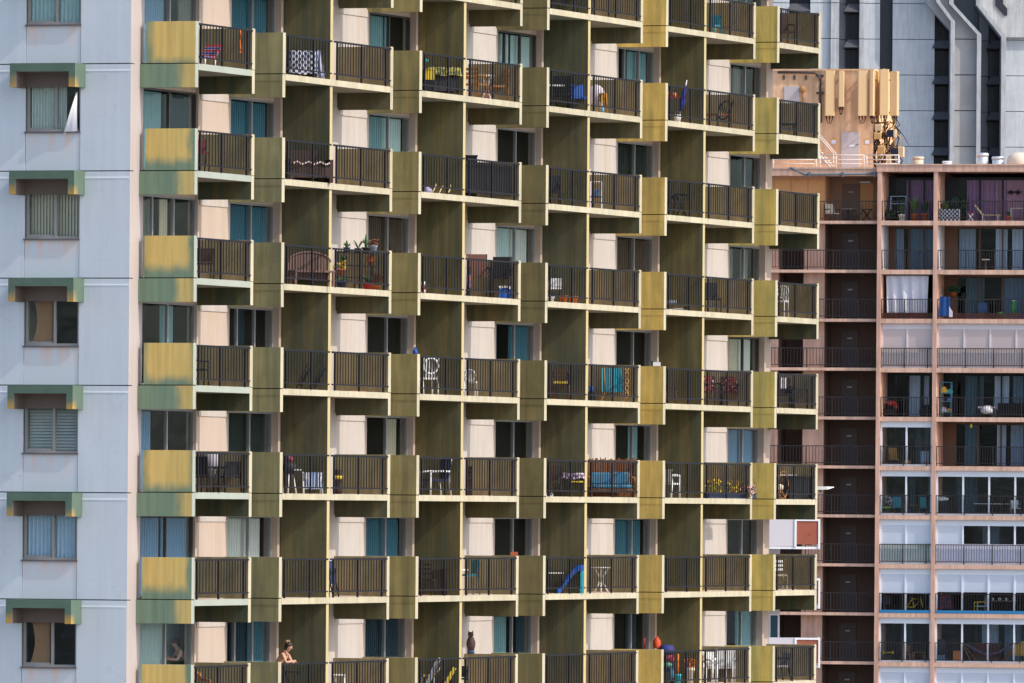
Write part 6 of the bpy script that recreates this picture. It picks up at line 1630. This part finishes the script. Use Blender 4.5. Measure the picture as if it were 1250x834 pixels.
t = IP('covered_bicycle', 'bicycle under a dark blue cover beside the window post', 'bicycle', 1149, 9, .8); P(t, 'cover', drape(.8, .45, .12, 1.25, .06), fmat('midnight_cover', (40, 50, 75))); 
for sx in (-.25, .25): P(t, 'wheel', MB().lathe([(.25, -.03), (.25, .03)], 14, M=Matrix.Translation((sx, 0, .25)) @ Matrix.Rotation(math.pi / 2, 4, 'X')), blackm)
t = IP('blue_crate', 'grey blue crate on the floor by the covered bicycle', 'crate', 1150, 9, .35); P(t, 'body', MB().box(-.3, .3, -.12, .12, 0, .36), fmat('slate_crate', (95, 120, 150), .8)); P(t, 'rim', MB().box(-.32, .32, -.14, .14, .361, .4), fmat('slate_crate', (95, 120, 150), .8))
t = IP('dumbbell_toy', 'yellow toy dumbbell on the floor of the left bay', 'toy', 1087, 9, .7, 0, None, .42); P(t, 'bar', MB().tube([(-.22, 0, .08), (.22, 0, .08)], .03, 8), yel); P(t, 'end', MB().ball((-.26, 0, .08), .09, 10), yel); P(t, 'end', MB().ball((.26, 0, .08), .09, 10), yel); P(t, 'stand', MB().box(-.25, .25, -.15, .15, -.42, -.02), blackm)
t = chair(IP('wooden_chair', 'orange wooden chair next to the window post', 'chair', 1109.5, 9, .7, 15, G2), fmat('orange_wood', (215, 125, 60), .8), fmat('orange_wood', (215, 125, 60), .8), .4, .42, .45, .95, False, 'bars', r=.03)
table(IP('wooden_table', 'low brown wooden table right of the orange chair', 'table', 1125, 9, .9), fmat('amber_wood', (170, 110, 50), .8), fmat('amber_wood', (170, 110, 50), .8), .7, .5, .55, r=.04)
t = thing('potted_plant', 'small orange flowering plant on the white rust building balcony', 'plant', (0, 0, 0), 0)
xx = FR.x_at(987, 660, .2)[0]; zz = FR.x_at(986, 665.5, .2)[1]
t.location = tuple(FR.world(xx, -.12, zz)); 
pot(t, terra, .16, .22); b = leaves(14, .5, .4, .2, .04, 51, .7); b.v = [(p[0], p[1], p[2] + .18) for p in b.v]; P(t, 'foliage', b, fmat('orange_leaf', (225, 140, 50), .85))
# ------------------------------------------------------------------ people
skin_m = mat('warm_skin', (0.52, 0.29, 0.19), rough=0.55, var=0.08, scale=8)
hair_m = mat('dark_brown_hair', (0.028, 0.018, 0.014), rough=0.5, var=0.3, scale=20)
def skin_body(joints, edges, radii, root):
    me = bpy.data.meshes.new('skin_tmp')
    names = list(joints)
    me.from_pydata([joints[n] for n in names], [(names.index(a), names.index(b)) for a, b in edges], [])
    o = bpy.data.objects.new('skin_tmp', me); COL.objects.link(o)
    sk = o.modifiers.new('skin', 'SKIN'); sk.use_smooth_shade = True
    for i, n in enumerate(names):
        r = radii[n]
        me.skin_vertices[0].data[i].radius = r if isinstance(r, tuple) else (r, r)
        me.skin_vertices[0].data[i].use_root = n == root
    ss = o.modifiers.new('sub', 'SUBSURF'); ss.levels = 2; ss.render_levels = 2
    bpy.context.view_layer.update()
    ev = o.evaluated_get(bpy.context.evaluated_depsgraph_get())
    m2 = ev.to_mesh()
    vs = [tuple(v.co) for v in m2.vertices]; fs = [tuple(p.vertices) for p in m2.polygons]
    ev.to_mesh_clear()
    bpy.data.objects.remove(o); bpy.data.meshes.remove(me)
    return vs, fs
def hand(b, wrist, fwd, up, size=0.17, curl=0.5, thumb=1):
    """palm, four unequal bent fingers and a thumb leaving the side of the palm"""
    f = Vector(fwd).normalized(); u_ = Vector(up); u_ = (u_ - f * u_.dot(f)).normalized(); s_ = f.cross(u_)
    w_ = Vector(wrist)
    b.tube([w_, w_ + f * size * .25, w_ + f * size * .48], [size * .17, size * .24, size * .22], 8)
    for k, (off, L) in enumerate(((-.17, .42), (-.06, .5), (.06, .47), (.17, .36))):
        p0 = w_ + f * size * .42 + s_ * off * size
        p1 = p0 + f * size * L * .5 - u_ * size * .06 * curl * 2
        p2 = p1 + f * size * L * .32 - u_ * size * .2 * curl
        p3 = p2 + f * size * L * .1 - u_ * size * .22 * curl
        b.tube([p0, p1, p2, p3], [size * .058, size * .052, size * .046, size * .03], 6)
    t0 = w_ + f * size * .12 + s_ * size * .16 * thumb
    b.tube([t0, t0 + (f * .5 + s_ * thumb).normalized() * size * .25, t0 + (f * 1.2 + s_ * thumb * .6).normalized() * size * .45], [size * .075, size * .065, size * .04], 6)
def face(b, c, fwd, r):
    """nose, lips, brows and ears on a head of radius r centred at c, looking along fwd"""
    f = Vector(fwd).normalized(); s_ = f.cross(Vector((0, 0, 1))).normalized(); u_ = s_.cross(f)
    c = Vector(c)
    b.tube([c + f * r * .93 + u_ * r * .1, c + f * r * 1.12 - u_ * r * .22, c + f * r * .95 - u_ * r * .3], [r * .08, r * .14, r * .1], 6)
    b.tube([c + f * r * .9 - u_ * r * .5 - s_ * r * .2, c + f * r * .97 - u_ * r * .5, c + f * r * .9 - u_ * r * .5 + s_ * r * .2], [r * .04, r * .08, r * .04], 6)
    for q in (-1, 1):
        b.ball(tuple(c + s_ * q * r * .82 - u_ * r * .1), (r * .12, r * .16, r * .24), 8)
        b.tube([c + f * r * .88 + s_ * q * r * .18 + u_ * r * .12, c + f * r * .86 + s_ * q * r * .45 + u_ * r * .12], r * .05, 5)

# the woman leaning on the railing; local frame: +x along the outward normal of the facade, z up
fwd_w = Vector((math.sin(BETA), -math.cos(BETA), 0))
pw = spot(342.5, 6, 0.42)
pw.z = FL(6)
w1 = thing('person', 'woman with two small hair buns leaning on the railing, arms folded, dark red top', 'person', tuple(pw), math.atan2(fwd_w.y, fwd_w.x))
w1.scale = (.95, .95, .95)
J = {'pelvis': (-.12, 0, .90), 'waist': (-.06, 0, 1.04), 'chest': (.06, 0, 1.20), 'neck0': (.15, 0, 1.36), 'neck': (.19, 0, 1.41), 'head0': (.225, 0, 1.45), 'head': (.255, 0, 1.52), 'crown': (.245, 0, 1.59),
     'shL': (.12, .165, 1.325), 'shR': (.12, -.165, 1.325), 'elL': (.24, .24, 1.085), 'elR': (.24, -.24, 1.085), 'wrL': (.37, .02, 1.095), 'wrR': (.39, -.02, 1.125),
     'hipL': (-.12, .10, .86), 'hipR': (-.12, -.10, .86), 'knL': (-.12, .10, .47), 'knR': (-.05, -.10, .48), 'anL': (-.2, .10, .08), 'anR': (-.15, -.10, .08), 'toL': (-.04, .11, .035), 'toR': (.01, -.11, .035)}
E_ = [('pelvis', 'waist'), ('waist', 'chest'), ('chest', 'neck0'), ('neck0', 'neck'), ('neck', 'head0'), ('head0', 'head'), ('head', 'crown'), ('chest', 'shL'), ('chest', 'shR'), ('shL', 'elL'), ('elL', 'wrL'), ('shR', 'elR'), ('elR', 'wrR'),
      ('pelvis', 'hipL'), ('pelvis', 'hipR'), ('hipL', 'knL'), ('hipR', 'knR'), ('knL', 'anL'), ('knR', 'anR'), ('anL', 'toL'), ('anR', 'toR')]
Rr = {'pelvis': (.15, .12), 'waist': (.125, .1), 'chest': (.145, .11), 'neck0': (.075, .07), 'neck': .052, 'head0': .07, 'head': (.088, .098), 'crown': .06, 'shL': .062, 'shR': .062, 'elL': .042, 'elR': .042, 'wrL': .03, 'wrR': .03,
      'hipL': .098, 'hipR': .098, 'knL': .06, 'knR': .06, 'anL': .04, 'anR': .04, 'toL': .036, 'toR': .036}
vs, fs = skin_body(J, E_, Rr, 'pelvis')
b = MB().add(vs, fs, 0, True)
hand(b, J['wrL'], (.25, -1, -.05), (0, 0, 1), .16, .5, 1); hand(b, J['wrR'], (.15, 1, -.1), (0, 0, 1), .16, .5, -1)
face(b, (.26, 0, 1.515), (1, .0, -.45), .092)
b.build('body', [skin_m], w1)
hb = MB().ball((.225, 0, 1.555), (.105, .105, .095), 14)
hb.ball((.175, 0, 1.50), (.07, .085, .1), 10)
hb.build('hair', [hair_m], w1)
for sy in (-1, 1): MB().ball((.20, sy * .075, 1.655), (.045, .045, .045), 10).build('hair_bun', [mat('tan_hair_tie', (0.25, 0.15, 0.09), rough=0.8)], w1)
dress = mat('dark_red_cloth', (0.12, 0.018, 0.028), rough=0.85, var=0.2)
vs, fs = skin_body({k: J[k] for k in ('pelvis', 'waist', 'chest', 'hipL', 'hipR', 'knL', 'knR', 'anL', 'anR')} | {'top': (.105, 0, 1.265)},
                   [('pelvis', 'waist'), ('waist', 'chest'), ('chest', 'top'), ('pelvis', 'hipL'), ('pelvis', 'hipR'), ('hipL', 'knL'), ('hipR', 'knR'), ('knL', 'anL'), ('knR', 'anR')],
                   {'pelvis': (.168, .138), 'waist': (.14, .115), 'chest': (.16, .125), 'top': (.13, .09), 'hipL': .115, 'hipR': .115, 'knL': .08, 'knR': .08, 'anL': .07, 'anR': .07}, 'pelvis')
MB().add(vs, fs, 0, True).build('clothing', [dress], w1)
st_ = MB()
for sy in (-1, 1): st_.tube([(.19, sy * .06, 1.26), (.17, sy * .08, 1.35), (.08, sy * .08, 1.37), (-.0, sy * .07, 1.28)], .016, 6)
st_.build('strap', [dress], w1)

# the woman inside the corner room, turned to the left, hand raised to her chin
x_, _ = FM.x_at(219.5, 797, DW + .42)
pz = FM.world(x_, DW + .42, FL(6))
w2 = thing('person', 'woman with dark tied up hair behind the corner window glass, head bowed, bare shoulder', 'person', tuple(pz), math.radians(200))
J2 = {'pelvis': (-.05, 0, .92), 'waist': (-.03, 0, 1.06), 'chest': (.02, 0, 1.22), 'neck0': (.06, 0, 1.38), 'neck': (.09, 0, 1.43), 'head0': (.12, 0, 1.48), 'head': (.15, 0, 1.55), 'crown': (.14, 0, 1.62),
      'shL': (.03, .165, 1.345), 'shR': (.03, -.165, 1.345), 'elL': (.14, .22, 1.12), 'elR': (.14, -.2, 1.12), 'wrL': (.34, .10, 1.14), 'wrR': (.33, -.06, 1.2),
      'hipL': (-.05, .1, .88), 'hipR': (-.05, -.1, .88), 'knL': (0, .1, .48), 'knR': (0, -.1, .48), 'anL': (-.05, .1, .08), 'anR': (-.05, -.1, .08), 'toL': (.1, .11, .035), 'toR': (.1, -.11, .035)}
vs, fs = skin_body(J2, E_, Rr, 'pelvis')
b = MB().add(vs, fs, 0, True)
hand(b, J2['wrL'], (.9, -.3, .1), (0, 0, 1), .16, .4, 1); hand(b, J2['wrR'], (.9, .3, .3), (0, 0, 1), .16, .4, -1)
face(b, (.155, 0, 1.545), (1, 0, -.5), .092)
b.build('body', [skin_m], w2)
MB().ball((.12, 0, 1.585), (.108, .106, .098), 14).ball((.07, 0, 1.53), (.07, .085, .1), 10).ball((.08, 0, 1.69), (.06, .06, .05), 10).build('hair', [hair_m], w2)
vs, fs = skin_body({k: J2[k] for k in ('pelvis', 'waist', 'chest', 'hipL', 'hipR', 'knL', 'knR')} | {'top': (.04, 0, 1.27)},
                   [('pelvis', 'waist'), ('waist', 'chest'), ('chest', 'top'), ('pelvis', 'hipL'), ('pelvis', 'hipR'), ('hipL', 'knL'), ('hipR', 'knR')],
                   {'pelvis': (.168, .138), 'waist': (.14, .115), 'chest': (.16, .125), 'top': (.13, .09), 'hipL': .115, 'hipR': .115, 'knL': .08, 'knR': .08}, 'pelvis')
MB().add(vs, fs, 0, True).build('clothing', [mat('dark_slate_cloth', (0.03, 0.03, 0.04), rough=0.85)], w2)
